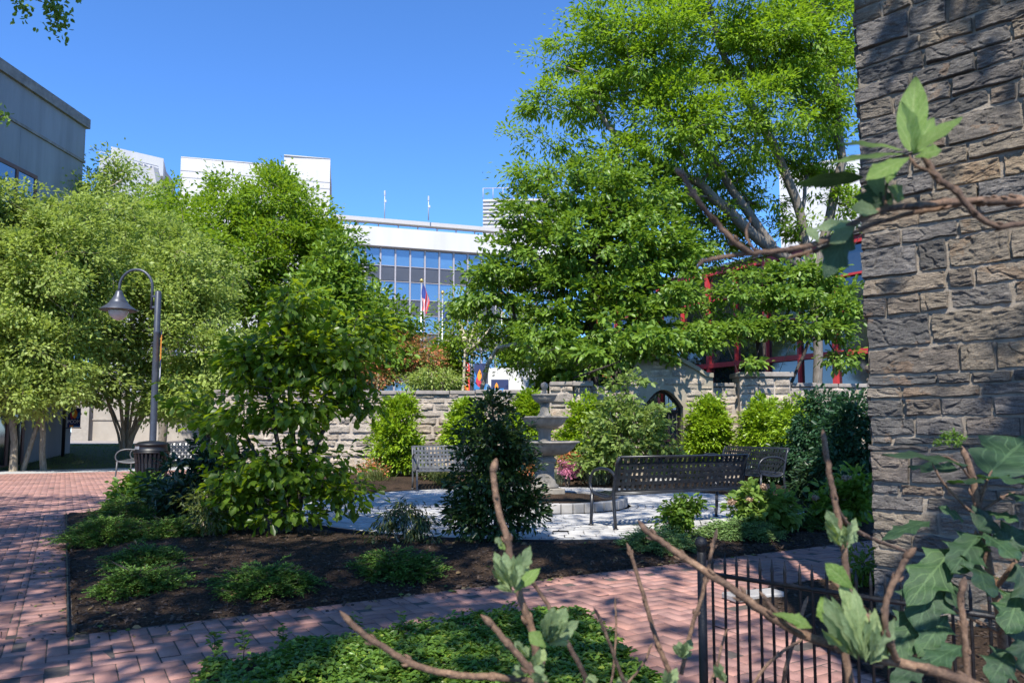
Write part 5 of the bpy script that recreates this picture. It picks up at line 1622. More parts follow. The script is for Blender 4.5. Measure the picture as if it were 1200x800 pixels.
# three olive green trees at the left
bA = at(42, 546, 22.3); bA.z = 0.02
tree('multi_trunk_tree', 'leftmost olive green tree on three mottled trunks in front of the grey building', 'tree', bA,
     stems_from(bA, [at(20, 400, 22.2), at(62, 380, 22.6), at(45, 330, 22.9), at(-30, 380, 22)], 0.42),
     [L(20, 254, 22, 80, 50), L(-30, 330, 22, 90, 90), L(45, 330, 21.5, 85, 80), L(95, 300, 23, 60, 75), L(20, 420, 21, 80, 55), L(80, 400, 22, 60, 50), L(75, 268, 23, 40, 45), L(-60, 420, 21, 80, 60), L(20, 465, 20.5, 60, 24), L(85, 452, 21.5, 50, 26)],
     680, 110, 0.37, 0.125, 0.066, M['lf_serv'], M['bark_tan'], 0.008, 0.10, LEFT, shell=.8, step=.55)
bB = at(143, 526, 26.0)
tree('vase_shaped_tree', 'vase shaped olive green tree on many thin stems behind the tall lamp post', 'tree', bB,
     stems_from(bB, [at(95, 420, 26), at(120, 400, 25.3), at(140, 390, 26.5), at(160, 400, 25.6), at(185, 410, 26), at(205, 430, 26), at(110, 430, 25)], 0.18),
     [L(150, 300, 26, 75, 80), L(110, 250, 27, 45, 55), L(135, 205, 27, 22, 30), L(200, 370, 25.5, 80, 70), L(230, 320, 26, 60, 60), L(130, 400, 25, 75, 60), L(250, 420, 25, 60, 60), L(90, 350, 26, 50, 60), L(215, 460, 25, 60, 35), L(190, 478, 24.5, 46, 18), L(120, 452, 24.5, 60, 28)],
     700, 110, 0.42, 0.135, 0.072, M['lf_serv'], M['bark_tan'], 0.010, 0.10, LEFT, shell=.8, step=.55)
bC = at(300, 505, 35); bC.z = .6
tree('green_shade_tree', 'rounded bright green tree below the white block', 'tree', bC,
     stems_from(bC, [at(270, 330, 35), at(310, 300, 35.5), at(340, 340, 35)], 0.1),
     [L(285, 246, 35, 62, 46), L(335, 255, 35, 60, 50), L(240, 290, 34, 60, 60), L(310, 300, 33.5, 85, 60), L(375, 305, 35, 45, 45), L(350, 350, 34, 70, 60), L(270, 350, 33.5, 70, 60), L(262, 214, 36, 22, 12), L(330, 214, 36, 36, 14), L(395, 350, 35, 40, 40)],
     560, 105, 0.55, 0.19, 0.10, M['lf_bright'], M['bark_grey'], 0.016, 0.22, 'bright green trees below the white towers', shell=.8, step=.8)
bC2 = at(190, 505, 40); bC2.z = .6
tree('green_shade_tree', 'small bright green treetop below the narrow white tower', 'tree', bC2,
     stems_from(bC2, [at(180, 330, 40), at(200, 320, 40)], 0.1),
     [L(188, 240, 40, 40, 26), L(160, 265, 40, 45, 26), L(205, 265, 39, 45, 40), L(180, 300, 39, 60, 50)],
     200, 100, 0.65, 0.21, 0.11, M['lf_bright'], M['bark_grey'], 0.016, 0.2, 'bright green trees below the white towers', shell=.8, step=.9)
bD = at(425, 500, 21.5); bD.z = .3
tree('dense_tree', 'dense mid green tree below the office windows just beyond the garden wall', 'tree', bD,
     stems_from(bD, [at(410, 390, 21.5), at(440, 390, 21.5), at(395, 330, 21.5)], 0.1),
     [L(420, 385, 21.5, 62, 40), L(455, 385, 21.5, 38, 36), L(395, 330, 21.5, 34, 55), L(410, 285, 21.5, 17, 26), L(380, 380, 21, 50, 60), L(430, 420, 21, 55, 28)],
     360, 60, 0.38, 0.145, 0.085, M['lf_mid'], M['bark_dark'], 0.009, 0.1, shell=.75, step=.5, **OV)

# honey locust over the right half, limbs showing
bG = at(958, 500, 24.5); bG.z = .3
st = [[bG, at(958, 400, 24.5), at(955, 320, 24.5), at(938, 255, 24.3), at(915, 190, 24), at(885, 130, 23.6), at(850, 70, 23.2), at(830, 0, 23)],
      [at(955, 320, 24.5), at(972, 260, 24.4), at(985, 190, 24.2), at(980, 110, 24), at(960, 40, 23.8), at(950, -30, 23.6)],
      [at(938, 255, 24.3), at(950, 180, 24.8), at(930, 100, 25.2), at(900, 20, 25.5)],
      [at(950, 318, 24.5), at(905, 290, 24.2), at(868, 262, 23.9), at(820, 215, 23.5), at(770, 190, 23.2), at(715, 150, 22.9), at(680, 100, 22.8)],
      [at(905, 290, 24.2), at(860, 225, 24), at(800, 150, 23.8), at(745, 90, 23.6), at(700, 20, 23.4)],
      [at(962, 330, 24.5), at(1000, 290, 25), at(1040, 230, 25), at(1060, 140, 25)]]
tree('honey_locust_tree', 'tall feathery yellow green tree arching over the gateway from bare dark limbs', 'tree', bG, st,
     [L(705, 45, 23, 55, 50), L(675, 125, 23, 75, 26), L(640, 165, 22.8, 58, 12), L(605, 158, 22.8, 26, 8), L(630, 120, 22.9, 34, 12), L(625, 205, 22.7, 34, 10), L(660, 55, 23, 22, 12), L(612, 240, 22.7, 26, 10), L(640, 80, 23, 26, 22), L(720, 190, 23, 60, 40), L(770, 70, 23, 80, 85), L(800, 150, 22.5, 70, 60), L(860, 40, 23, 90, 65), L(920, 60, 23, 70, 70), L(960, 130, 23.5, 55, 70), L(880, 140, 22.5, 70, 50),
      L(760, 215, 23, 70, 40), L(650, 210, 23, 50, 25), L(985, 60, 24, 40, 90), L(960, -40, 24, 90, 60), L(800, -50, 23.5, 110, 50), L(690, 0, 23.2, 28, 18), L(790, 255, 24, 52, 28), L(735, 252, 23.5, 46, 28), L(850, 305, 25.5, 48, 22), L(868, 272, 25.6, 40, 20), L(825, 285, 24.5, 36, 24), L(905, 262, 25.8, 30, 14), L(830, 250, 24.6, 50, 24), L(880, 235, 25, 40, 16), L(790, 225, 24, 50, 22), L(860, 195, 24.5, 56, 24), L(930, 195, 25, 36, 16), L(988, 245, 24.4, 20, 36), L(942, 268, 24.4, 26, 14), L(985, 170, 24.4, 26, 40), L(770, 285, 23.5, 40, 22), L(845, 215, 25.5, 44, 24), L(900, 170, 24, 60, 24), L(960, 215, 25.5, 34, 16), L(700, 100, 23, 60, 40)],
     980, 112, 0.40, 0.16, 0.058, M['lf_locust'], M['bark_grey'], 0.011, 0.20, shell=.85, step=.6, droop=.35, flat=.5, wander=.2)
# dark green tree in the middle, right of the office glass
bF = at(698, 500, 20.5); bF.z = .3
tree('broadleaf_tree', 'large dense dark green tree above the fountain between office and locust', 'tree', bF,
     stems_from(bF, [at(660, 380, 20.5), at(700, 350, 20.3), at(740, 370, 20.6), at(700, 260, 20.5)], 0.1) + [[bF, at(695, 420, 20.5), at(692, 330, 20.5)]],
     [L(640, 290, 20.5, 66, 55), L(590, 320, 20.5, 48, 40), L(560, 345, 20.3, 30, 32), L(690, 300, 20.2, 80, 70), L(690, 230, 20.7, 66, 40), L(735, 290, 20.5, 66, 66), L(650, 370, 20, 62, 50), L(720, 380, 20, 72, 58), L(770, 350, 20.2, 50, 60), L(690, 425, 19, 34, 28), L(705, 410, 17.2, 46, 22), L(760, 395, 17.0, 46, 18), L(640, 405, 18.2, 40, 24), L(620, 245, 20.7, 34, 30), L(745, 230, 20.8, 48, 36), L(790, 300, 20.6, 40, 50)],
     660, 60, 0.28, 0.14, 0.078, M['lf_mid'], M['bark_dark'], 0.009, 0.15, shell=.7, step=.45, flat=.45, **OV)
# dogwood with layered foliage at the right
bH = at(897, 500, 19.6); bH.z = .3
tree('dogwood_tree', 'low spreading tree with tiered leaf layers in front of the red window frames', 'tree', bH,
     stems_from(bH, [at(850, 400, 19.5), at(885, 380, 19.3), at(930, 395, 19.6), at(960, 380, 19.8), at(900, 340, 19.6)], 0.12),
     [L(835, 365, 17.9, 52, 12), L(800, 345, 17.9, 30, 14), L(880, 345, 17.7, 56, 14), L(930, 350, 17.9, 50, 12), L(975, 365, 18.0, 40, 16), L(852, 384, 17.6, 56, 15), L(814, 398, 17.5, 40, 17), L(910, 385, 17.7, 62, 12), L(876, 424, 17.4, 28, 9), L(900, 325, 19.4, 50, 14), L(955, 330, 19.4, 40, 14), L(788, 424, 17.5, 30, 9), L(765, 412, 17.4, 26, 10), L(960, 388, 18.0, 46, 14), L(992, 352, 18.2, 24, 26), L(935, 322, 18.8, 46, 14), L(985, 418, 18.0, 20, 12), L(770, 405, 17.6, 45, 16), L(742, 415, 17.7, 26, 15)],
     350, 40, 0.26, 0.125, 0.07, M['lf_dogwood'], M['bark_dark'], 0.008, 0.09, shell=.9, step=.4, flat=.42, droop=.2, upn=1.4, **OV)
# pale barked sparse tree
bE = at(545, 500, 23.0); bE.z = .3
tree('pale_barked_tree', 'sparse tree with pale smooth limbs behind the garden wall', 'tree', bE,
     [[bE, at(543, 455, 23), at(545, 415, 23), at(552, 395, 23), at(560, 372, 23), at(556, 352, 23)], [at(545, 412, 23), at(560, 402, 22.8), at(576, 384, 22.6), at(590, 366, 22.5)], [bE, at(566, 448, 22.8), at(572, 425, 22.6), at(583, 408, 22.5), at(615, 400, 22.4), at(650, 396, 22.4)],
      [at(545, 400, 23), at(538, 378, 23.2), at(536, 360, 23.2)]],
     [L(565, 390, 23, 38, 30), L(545, 360, 23.5, 28, 24), L(610, 425, 22, 36, 14), L(640, 405, 22, 34, 18), L(530, 400, 23.5, 24, 30), L(595, 385, 23, 30, 16)],
     190, 34, 0.36, 0.11, 0.06, M['lf_bright'], M['bark_pale'], 0.012, 0.085, shell=.9, step=.45)
# further green behind the wall
for i, (px, py, Y, rx, ry, lab) in enumerate(((518, 428, 24.5, 16, 26, 'small light green tree between the coppery shrub and the red banner'), (610, 395, 33, 30, 40, 'light green tree half hidden behind the rightmost flagpole'), (660, 435, 24, 22, 22, 'green shrub behind the stone pier right of the fountain'))):
    b = at(px, 500, Y); b.z = .3
    tree('background_tree', lab, 'tree', b, stems_from(b, [at(px - 6, py + 5, Y), at(px + 7, py, Y)], .1),
         [L(px, py, Y, rx, ry), L(px + rx * .5, py + ry * .4, Y - .4, rx * .7, ry * .6), L(px - rx * .5, py + ry * .5, Y - .4, rx * .7, ry * .6)], 120, 80, 0.45, 0.13, 0.075, M['lf_bright'], M['bark_grey'], .01, .08, 'small green trees beyond the garden wall', shell=.8, step=.5)
# coppery shrubs on the far side of the wall
for (px, py, Y, rx, ry, n, lab) in ((487, 415, 21, 30, 26, 120, 'coppery orange and green shrub above the garden wall left of the banners'), (432, 437, 20, 24, 20, 60, 'smaller coppery orange shrub above the wall beside the broad leaved young tree'), (505, 442, 20, 34, 16, 70, 'low olive shrub on the garden wall below the coppery one')):
    b = at(px, 500, Y); b.z = .3
    tree('coppery_shrub', lab, 'shrub', b, stems_from(b, [at(px - rx * .5, py, Y), at(px, py - 5, Y), at(px + rx * .5, py, Y)], .15),
         [L(px, py, Y, rx, ry), L(px - rx * .5, py + ry * .5, Y, rx * .6, ry * .5), L(px + rx * .6, py + ry * .4, Y, rx * .6, ry * .6)], n, 34, 0.2, 0.085, 0.038, M['lf_orange'] if 'low olive' not in lab else M['lf_serv'], M['bark_tan'], .007, .05, 'shrubs showing over the garden wall', shell=.8, step=.35, parts=('branches', 'foliage'))

# far treeline behind everything at the sides so no bare horizon shows
def far_tree(px, py, Y, rx, ry, lab):
    b = at(px, 500, Y); b.z = .4
    tree('distant_tree', lab, 'tree', b, stems_from(b, [at(px - rx * .3, py, Y), at(px + rx * .3, py, Y)], .2),
         [L(px, py, Y, rx, ry), L(px - rx * .6, py + ry * .4, Y, rx * .6, ry * .6), L(px + rx * .6, py + ry * .4, Y, rx * .6, ry * .6)], 170, 90, Y * .015, Y * .0046, Y * .0026, M['lf_mid'], M['bark_dark'], .02, .2, 'distant trees behind the garden', shell=.8, step=1)
far_tree(330, 440, 48, 60, 50, 'distant green tree low behind the broad leaved young tree')
far_tree(240, 455, 44, 40, 36, 'distant green tree low behind the litter bin and ramp wall')
far_tree(720, 420, 33, 70, 40, 'distant dark tree behind the gateway')

# ---- the planting beds
def shrub(name, label, base, lobes, n, m, rc, ll, lw, leaf, bark='bark_dark', stem_r=.018, group=None, nst=5, tip=.003, step=.12, cat='shrub', **kw):
    b = Vector(base)
    zc = max(l[0][2] for l in lobes); xs = [l[0] for l in lobes]
    tops = []
    for k in range(nst):
        l = lobes[k % len(lobes)]
        tops.append(Vector(l[0]) + Vector((random.uniform(-.5, .5) * l[1][0], random.uniform(-.5, .5) * l[1][1], -.2 * l[1][2])))
    return tree(name, label, cat, b, stems_from(b, tops, .04, 4, .1), lobes, n, m, rc, ll, lw, leaf, M[bark], tip, stem_r, group, step=step, parts=('branches', 'foliage'), skel_share=kw.pop('skel_share', .6), **kw)

# broad leaved young tree, left of centre
bM = gnd(342, 636)
YM = bM.y
tree('magnolia_tree', 'young broad leaved dark green tree in the mulch bed left of the plaza', 'tree', bM,
     stems_from(bM, [at(300, 400, YM), at(335, 345, YM + .1), at(365, 400, YM + .2), at(320, 470, YM - .2), at(390, 470, YM), at(270, 480, YM + .3)], 0.06, 5, .06),
     [L(330, 548, YM, 84, 32), L(400, 578, YM, 36, 20), L(340, 480, YM, 78, 36), L(262, 495, YM + .1, 40, 26), L(225, 470, YM + .2, 28, 14), L(350, 412, YM, 62, 36), L(300, 420, YM, 48, 34), L(345, 365, YM, 44, 28), L(332, 340, YM, 16, 18), L(362, 345, YM, 14, 16), L(400, 430, YM, 34, 50), L(430, 395, YM + .1, 26, 30), L(425, 470, YM + .1, 24, 18), L(200, 445, YM + .2, 16, 7), L(285, 578, YM - .1, 40, 20), L(335, 602, YM - .1, 56, 12), L(270, 602, YM, 30, 14)],
     740, 10, 0.13, 0.092, 0.056, M['lf_magnolia'], M['bark_dark'], 0.0035, 0.034, shell=.85, step=.16, flat=.4, droop=.45, T=T_OBOV, FT=F_OVAL, upn=1.2, wander=.25)

# dark conical holly
bH2 = gnd(583, 641); Yh = bH2.y
shrub('holly_bush', 'dark conical evergreen bush standing in front of the fountain', bH2,
      [L(582, 600, Yh, 60, 36), L(580, 560, Yh, 54, 40), L(582, 522, Yh, 48, 38), L(580, 490, Yh, 28, 30), L(578, 468, Yh, 10, 16), L(618, 592, Yh, 18, 28), L(545, 600, Yh, 22, 26), L(602, 535, Yh, 20, 24)],
      560, 20, 0.075, 0.052, 0.026, M['lf_holly'], stem_r=.028, step=.09, shell=.7, T=T_OVAL, FT=F_OVAL, droop=.05, outw=1.0)

LIME = 'clipped lime green shrubs along the garden wall'
for (px, py, Y, rx, ry, lab) in ((466, 508, 16.6, 33, 50, 'rounded lime shrub left of the grey bench'), (546, 500, 16.7, 27, 36, 'lime shrub just left of the dark conical bush'), (618, 494, 16.8, 26, 34, 'lime shrub glimpsed between the dark conical bush and fountain'), (686, 512, 16.5, 38, 46, 'lime shrub right of the fountain bowls'), (830, 502, 16.8, 28, 38, 'lime shrub right of the gateway'), (893, 502, 16.2, 28, 38, 'lime shrub behind the dark blue bench')):
    b = at(px, 560, Y); b.z = .1
    shrub('lime_shrub', lab, b, [L(px, py, Y, rx * .85, ry * .8), L(px - rx * .35, py + ry * .45, Y, rx * .6, ry * .5), L(px + rx * .35, py + ry * .45, Y, rx * .6, ry * .5), L(px + rx * .1, py - ry * .6, Y, rx * .5, ry * .4)],
          330, 34, 0.115, 0.075, 0.040, M['lf_hedge'], group=LIME, step=.15, shell=.6, T=T_OVAL, FT=F_OVAL, droop=0, outw=1.0)
# dogwood shrub in front of the gateway
b = at(735, 556, 15.3); b.z = .1; Yv = 15.3
shrub('viburnum_shrub', 'loose pale green shrub with bare reddish tips in front of the gateway', b,
      [L(735, 500, Yv, 48, 34), L(765, 500, Yv, 30, 34), L(715, 525, Yv, 40, 28), L(760, 530, Yv, 34, 26), L(715, 480, Yv, 26, 24), L(735, 462, Yv, 24, 16), L(750, 445, Yv, 22, 8), L(722, 448, Yv, 14, 10), L(690, 540, Yv, 26, 18)],
      240, 20, 0.16, 0.10, 0.058, M['lf_pale'], 'bark_tan', .03, None, 7, .005, .2, shell=.9, T=T_OVAL, FT=F_OVAL, flat=.45)
# darker evergreens at the right end
for (px, py, Y, rx, ry, mat, lab) in ((932, 500, 14.6, 30, 38, 'lf_hedge', 'upright yellowish evergreen between the lime shrub and the blue green laurels'), (962, 505, 13.4, 34, 52, 'lf_cherry', 'blue green laurel behind the bench end'), (1000, 520, 11.2, 40, 62, 'lf_cherry', 'tall blue green laurel against the chapel corner'), (965, 560, 11.6, 30, 28, 'lf_rhodo', 'low dark evergreen under the blue green laurels'), (918, 545, 14.4, 30, 28, 'lf_rhodo', 'low dark evergreen behind the dark blue bench')):
    b = at(px, 575, Y); b.z = .05
    shrub('evergreen_shrub', lab, b, [L(px, py, Y, rx * .9, ry * .75), L(px - rx * .4, py + ry * .45, Y, rx * .7, ry * .55), L(px + rx * .4, py + ry * .4, Y, rx * .7, ry * .55), L(px + rx * .1, py - ry * .55, Y, rx * .55, ry * .45)],
          300, 24, 0.11, 0.075, 0.036, M[mat], group='evergreen shrubs at the right end of the wall', step=.14, shell=.6, T=T_OVAL, FT=F_OVAL, outw=.9)

# rhododendrons and small shrubs of the near bed
b = gnd(232, 616); Y = b.y
shrub('rhododendron', 'dark leathery evergreen mass beside the broad leaved young tree', b, [L(225, 570, Y, 40, 38), L(262, 570, Y + .3, 40, 52), L(250, 540, Y + .3, 30, 36), L(215, 590, Y - .1, 34, 26), L(190, 575, Y + .5, 22, 22)],
      240, 15, 0.12, 0.10, 0.036, M['lf_rhodo'], step=.14, shell=.8, T=T_OVAL, FT=F_OVAL, droop=.3)
b = gnd(212, 590); Y = b.y
shrub('evergreen_clump', 'low bright leaved clump at the corner behind the litter bin', b, [L(215, 572, Y, 16, 12), L(235, 575, Y, 18, 14), L(205, 582, Y, 14, 10)], 90, 12, .1, .08, .04, M['lf_bright'], step=.12, shell=.8, T=T_OVAL, FT=F_OVAL)
b = gnd(245, 640); Y = b.y
shrub('azalea_shrub', 'thin yellowish shrub with bare stems left of the young tree', b, [L(245, 600, Y, 26, 28), L(232, 580, Y, 20, 16), L(262, 585, Y, 20, 22), L(240, 622, Y, 30, 12)], 130, 12, .07, .055, .016, M['lf_azalea'], 'bark_tan', .012, None, 8, .002, .09, shell=.9, droop=.35)
def hydrangea(label, base, Y, lobes, heads, n=150, mat='lf_hyd'):
    b = Vector(base)
    t = shrub('hydrangea_shrub', label, b, lobes, n, 13, .09, .085, .055, M[mat], 'bark_tan', .012, 'hydrangeas with dried heads', 6, .003, .1, shell=.8, T=T_OVAL, FT=F_OVAL)
    for (px, py, r) in heads:
        c = at(px, py, Y - .1)
        P = np.array(c) + unit(rng.normal(size=(170, 3))) * np.array([1, 1, .75]) * r * (.55 + .45 * rng.random((170, 1)))
        V, Fc = leaf_arrays(P, rng.normal(size=(170, 3)), unit(P - np.array(c)) + rng.normal(size=(170, 3)) * .4, .022, .02)
        h = np_mesh('dried_flower_head', V, Fc, M['dry_flower'], t)
        mb = MB(); mb.tube([(b.x + (c.x - b.x) * .5, b.y + (c.y - b.y) * .5, b.z + .12), (c.x, c.y, c.z - r * .6)], .003, 4); mb.build('flower_stalk', M['bark_tan'], h)
b = gnd(893, 630); Y = b.y
hydrangea('hydrangea with three dried tan heads beside the pale juniper', b, Y, [L(890, 600, Y, 26, 22), L(875, 608, Y, 18, 16), L(910, 598, Y, 20, 20), L(880, 580, Y, 10, 12)], [(896, 570, .05), (877, 585, .045), (857, 588, .045)], 150)
b = gnd(985, 622); Y = b.y
hydrangea('hydrangea with dried heads at the foot of the tall laurel', b, Y, [L(985, 590, Y, 30, 26), L(1000, 575, Y, 24, 24), L(968, 605, Y, 24, 18)], [(992, 560, .05), (955, 583, .04)], 150, 'lf_mid')
b = gnd(155, 606); Y = b.y
hydrangea('greyish hydrangea with faded heads below the litter bin', b, Y, [L(155, 582, Y, 24, 20), L(175, 592, Y, 22, 18), L(140, 592, Y, 16, 14), L(170, 570, Y, 18, 14)], [(168, 596, .05), (175, 585, .05), (185, 572, .045), (148, 600, .045)], 170, 'lf_mid')
b = gnd(797, 634); Y = b.y
shrub('small_evergreen', 'small dark bush with fresh pale tips in front of the black bench', b, [L(792, 608, Y, 20, 18), L(800, 595, Y, 16, 14), L(810, 590, Y, 12, 12), L(795, 622, Y, 18, 10)], 130, 13, .06, .055, .026, M['lf_mid'], step=.08, shell=.8, T=T_OVAL, FT=F_OVAL)
b = gnd(474, 650); Y = b.y
shrub('pieris_shrub', 'thin open bush with drooping narrow leaves in front of the plaza', b, [L(455, 608, Y, 16, 16), L(476, 600, Y, 20, 14), L(497, 612, Y, 15, 16), L(440, 632, Y, 12, 14), L(507, 632, Y, 10, 14), L(480, 620, Y, 22, 16)], 120, 13, .055, .062, .013, M['lf_pieris'], 'bark_tan', .012, None, 7, .0022, .07, shell=.9, droop=1.1, skel_share=.8)
# pinks, grasses and low flowers in the back bed
b = at(665, 560, 15.2); b.z = .06; 
shrub('pink_azalea', 'small pink flowering clump right of the fountain', b, [L(664, 548, 15.2, 13, 9), L(672, 552, 15.2, 9, 7)], 70, 14, .06, .035, .03, M['pink_flower'], step=.1, shell=.8)
for (px, py, lab) in ((648, 548, 'tuft of pale ornamental grass right of the fountain pedestal'), (700, 556, 'tuft of pale ornamental grass behind the black bench arm'), (440, 556, 'dry grass tuft in the back bed left of the grey bench'), (520, 558, 'dry grass tuft under the grey bench')):
    b = at(px, py + 8, 15.5); b.z = .05
    n = 260
    D = rng.normal(size=(n, 3)) * .4; D[:, 2] = 1
    P = np.array(b) + rng.normal(size=(n, 3)) * np.array([.1, .1, 0])
    V, Fc = leaf_arrays(P, D, rng.normal(size=(n, 3)), .22 + .22 * rng.random(n), .014, np.array([(0, -.5, 0), (0, .5, 0), (.55, .45, .04), (1, 0, -.1), (.55, -.45, .04)][:1] + [(.5, -.5, .03), (1, 0, -.12), (.5, .5, .03)]), np.array([(0, 1, 2, 3)]))
    o = np_mesh('grass_tuft', V, Fc, M['lf_grey'] if 'pale' in lab else M['lf_azalea'], None, tuple(b)); tag(o, lab, 'grass', 'grass tufts in the back bed')
for (px, py, r_, mat, lab) in ((617, 548, 14, 'lf_orange', 'rusty low shrub behind the fountain pedestal'), (665, 535, 14, 'lf_orange', 'rusty low shrub below the lime shrub by the fountain'), (430, 548, 18, 'lf_orange', 'rusty twiggy shrub in the back bed at left'), (505, 552, 16, 'lf_azalea', 'yellowish low shrub behind the grey bench'), (560, 556, 16, 'lf_mid', 'low green shrub behind the conical bush'), (800, 548, 16, 'lf_azalea', 'yellowish low shrub seen through the black bench back')):
    b = at(px, 563, 16.0); b.z = .06
    shrub('low_shrub', lab, b, [L(px, py, 16, r_, r_ * .6), L(px + r_ * .6, py + 4, 16, r_ * .7, r_ * .5)], 60, 14, .09, .06, .03, M[mat], 'bark_tan', .012, 'low shrubs of the back bed', step=.12, shell=.9)

# spreading junipers: feathery sprays lying out from a centre
def juniper(label, c, rx, ry, h, n, mat='lf_juniper', grp='spreading junipers in the mulch bed'):
    c = Vector(c)
    t = thing('spreading_juniper', label, 'juniper', tuple(c), 0, grp)
    mb = MB()
    Ps, Ds, Ns, Ls = [], [], [], []
    sd_ = rng.random() * 20
    for k in range(int(n * 1.5)):
        w = rng.random() * 2 * math.pi
        q = rng.random() ** .6
        wob = .55 + .75 * vnoise(np.array([math.cos(w) * 1.7 + sd_]), np.array([math.sin(w) * 1.7]), np.array([sd_]), 3)[0]
        ex, ey = math.cos(w) * rx * wob, math.sin(w) * ry * wob
        p0 = np.array([c.x + ex * q, c.y + ey * q, c.z + h * (1 - q ** 1.6) * (.35 + .6 * rng.random()) + .01])
        w2 = w + rng.normal() * .8
        ln = (.10 + .12 * rng.random()) * (1.15 - .3 * q)
        d = np.array([math.cos(w2), math.sin(w2), .28 + .25 * rng.normal()]) ; d = d / np.linalg.norm(d)
        side = np.array([-d[1], d[0], 0]) / max(1e-6, math.hypot(d[0], d[1]))
        m = 11
        if k % 5 == 0: mb.tube([(c.x + ex * q * .4, c.y + ey * q * .4, c.z), p0, p0 + d * ln * .9], [.005, .003, .0012], 3, cap=False)
        for i in range(m):
            u = (i + rng.random()) / m
            p = p0 + d * ln * u + np.array([0, 0, -.5 * ln * u * u * .6])
            for s in (-1, 1):
                Ps.append(p); Ds.append(d * .8 + side * s * (.95 - .5 * u) + rng.normal(size=3) * .22); Ns.append(np.array([0, 0, 1]) + rng.normal(size=3) * .45); Ls.append(.036 * (1.1 - .5 * u) * (.7 + .6 * rng.random()))
    mb.build('branches', M['bark_dark'], t)
    Ps, Ds, Ns = map(np.array, (Ps, Ds, Ns))
    V, Fc = leaf_arrays(Ps, Ds, Ns, np.array(Ls), .0105)
    np_mesh('foliage', V, Fc, M[mat], t)
def jun(label, px, py, rpx, h, n, mat='lf_juniper'):
    c = gnd(px, py); c.z = .05
    r_ = rpx * c.y / F
    juniper(label, c, r_, r_ * .85, h, n, mat)
jun('sunlit pale green juniper cushion beside the black bench leg', 768, 648, 44, .17, 330, 'lf_juniper_lit')
jun('widest sunlit pale green juniper behind the ball topped fence post', 868, 634, 48, .17, 380, 'lf_juniper_lit')
jun('darker juniper patch at the rim of the plaza right of the pale one', 935, 622, 44, .13, 330)
jun('deep green juniper mound in front of the open drooping bush', 462, 680, 46, .17, 420)
jun('dark juniper mound at the front of the bed below the young tree', 312, 698, 52, .15, 420)
jun('bright tipped juniper at the left of the bed', 172, 672, 42, .15, 380)
jun('brown tinged juniper nearest the brick corner', 165, 700, 48, .14, 420)
jun('largest juniper drift along the left path', 128, 640, 48, .24, 560)
jun('juniper drift below the faded hydrangea', 150, 618, 56, .30, 560)
jun('juniper between the drift and the rhododendron', 195, 640, 44, .22, 420)

# ground cover by the front path
n = 15500
P = np.stack([-2.7 + rng.random(n) * 3.5, 2.05 + rng.random(n) * 2.65], -1)
P = P[in_poly(P[:, 0], P[:, 1], shrink(COVER, 0.03))]
dens = fbm(P[:, 0] * 2.5, P[:, 1] * 2.5, 0, 3, 21)
P = P[dens + .12 * rng.random(len(P)) > .40]
hgt = .02 + .075 * fbm(P[:, 0] * 3, P[:, 1] * 3, 0, 3, 8) * (.6 + .8 * rng.random(len(P)))
Ps, Ds, Ns, Sz = [], [], [], []
mbs = []
k = 5
w0 = rng.random(len(P)) * 6.28
for i in range(k):
    w = w0 + i * 2 * math.pi / k + rng.normal(size=len(P)) * .3
    Ps.append(np.column_stack([P, h_cov(P[:, 0], P[:, 1]) + hgt]))
    Ds.append(np.column_stack([np.cos(w), np.sin(w), rng.normal(size=len(P)) * .3 + .15]))
    Ns.append(np.column_stack([rng.normal(size=(len(P), 2)) * .35, np.ones(len(P))]))
Ps, Ds, Ns = map(np.concatenate, (Ps, Ds, Ns))
V, Fc = leaf_arrays(Ps, Ds, Ns, .036 * (.55 + .9 * rng.random(len(Ps))), .019 * (.7 + .6 * rng.random(len(Ps))), T_OBOV, F_OVAL)
kind(np_mesh('ground_cover', V, Fc, M['lf_cover']), 'stuff')
# a few taller sprigs at its edge
for (px, py) in ((545, 742), (590, 738), (415, 742), (470, 752), (250, 770), (285, 768), (600, 728), (330, 760)):
    b = gnd(px, py + 6); hh = random.uniform(.10, .16)
    P = np.array([[b.x, b.y, .02 + hh * (.3 + .7 * u)] for u in np.repeat(np.linspace(0, 1, 5), 6)]) + rng.normal(size=(30, 3)) * .012
    D = rng.normal(size=(30, 3)); D[:, 2] = np.abs(D[:, 2]) * .4
    N = rng.normal(size=(30, 3)) * .3; N[:, 2] += 1
    V, Fc = leaf_arrays(P, D, N, .04, .018, T_OBOV, F_OVAL)
    t = thing('leafy_sprig', 'upright leafy sprig rising from the ground cover edge by the brick path', 'plant', tuple(b), 0, 'sprigs at the ground cover edge')
    np_mesh('foliage', V, Fc, M['lf_cover'], t)
    mb = MB(); mb.tube([(b.x, b.y, 0), (b.x + .005, b.y, hh)], .002, 4); mb.build('stem', M['bark_dark'], t)

# ---- trees beside and behind the camera: their crowns give the dappled shade; a sprig hangs into view
def canopy(label, base, stems_to, lobes, n, m, rc):
    b = Vector(base)
    tree('shade_tree', label, 'tree', b, stems_from(b, stems_to, .1), lobes, n, m, rc, .15, .085, M['lf_mid'], M['bark_grey'], .012, .2, 'shade trees over the near path', shell=.9, step=.6)
A_ = np.array
SHADE = []
def SL(x, y, z, rx, ry, rz): return (A_((x + 0.9, y, z), float), A_((rx, ry, rz), float))
canopy('shade tree overhead whose dark sprigs hang into the top left corner', (-9.5, 2.0, 0), [(-9, 1, 6.5), (-8, 2, 7.5), (-10, 2, 8)],
       [SL(-9, .5, 8.2, 3.4, 2.6, 1.5), SL(-6, 2.2, 8.6, 2.6, 2.2, 1.4), SL(-5.5, -.8, 8, 2.6, 2, 1.4), SL(-10.5, 3.5, 9, 2.5, 2, 1.3)], 235, 90, .5)
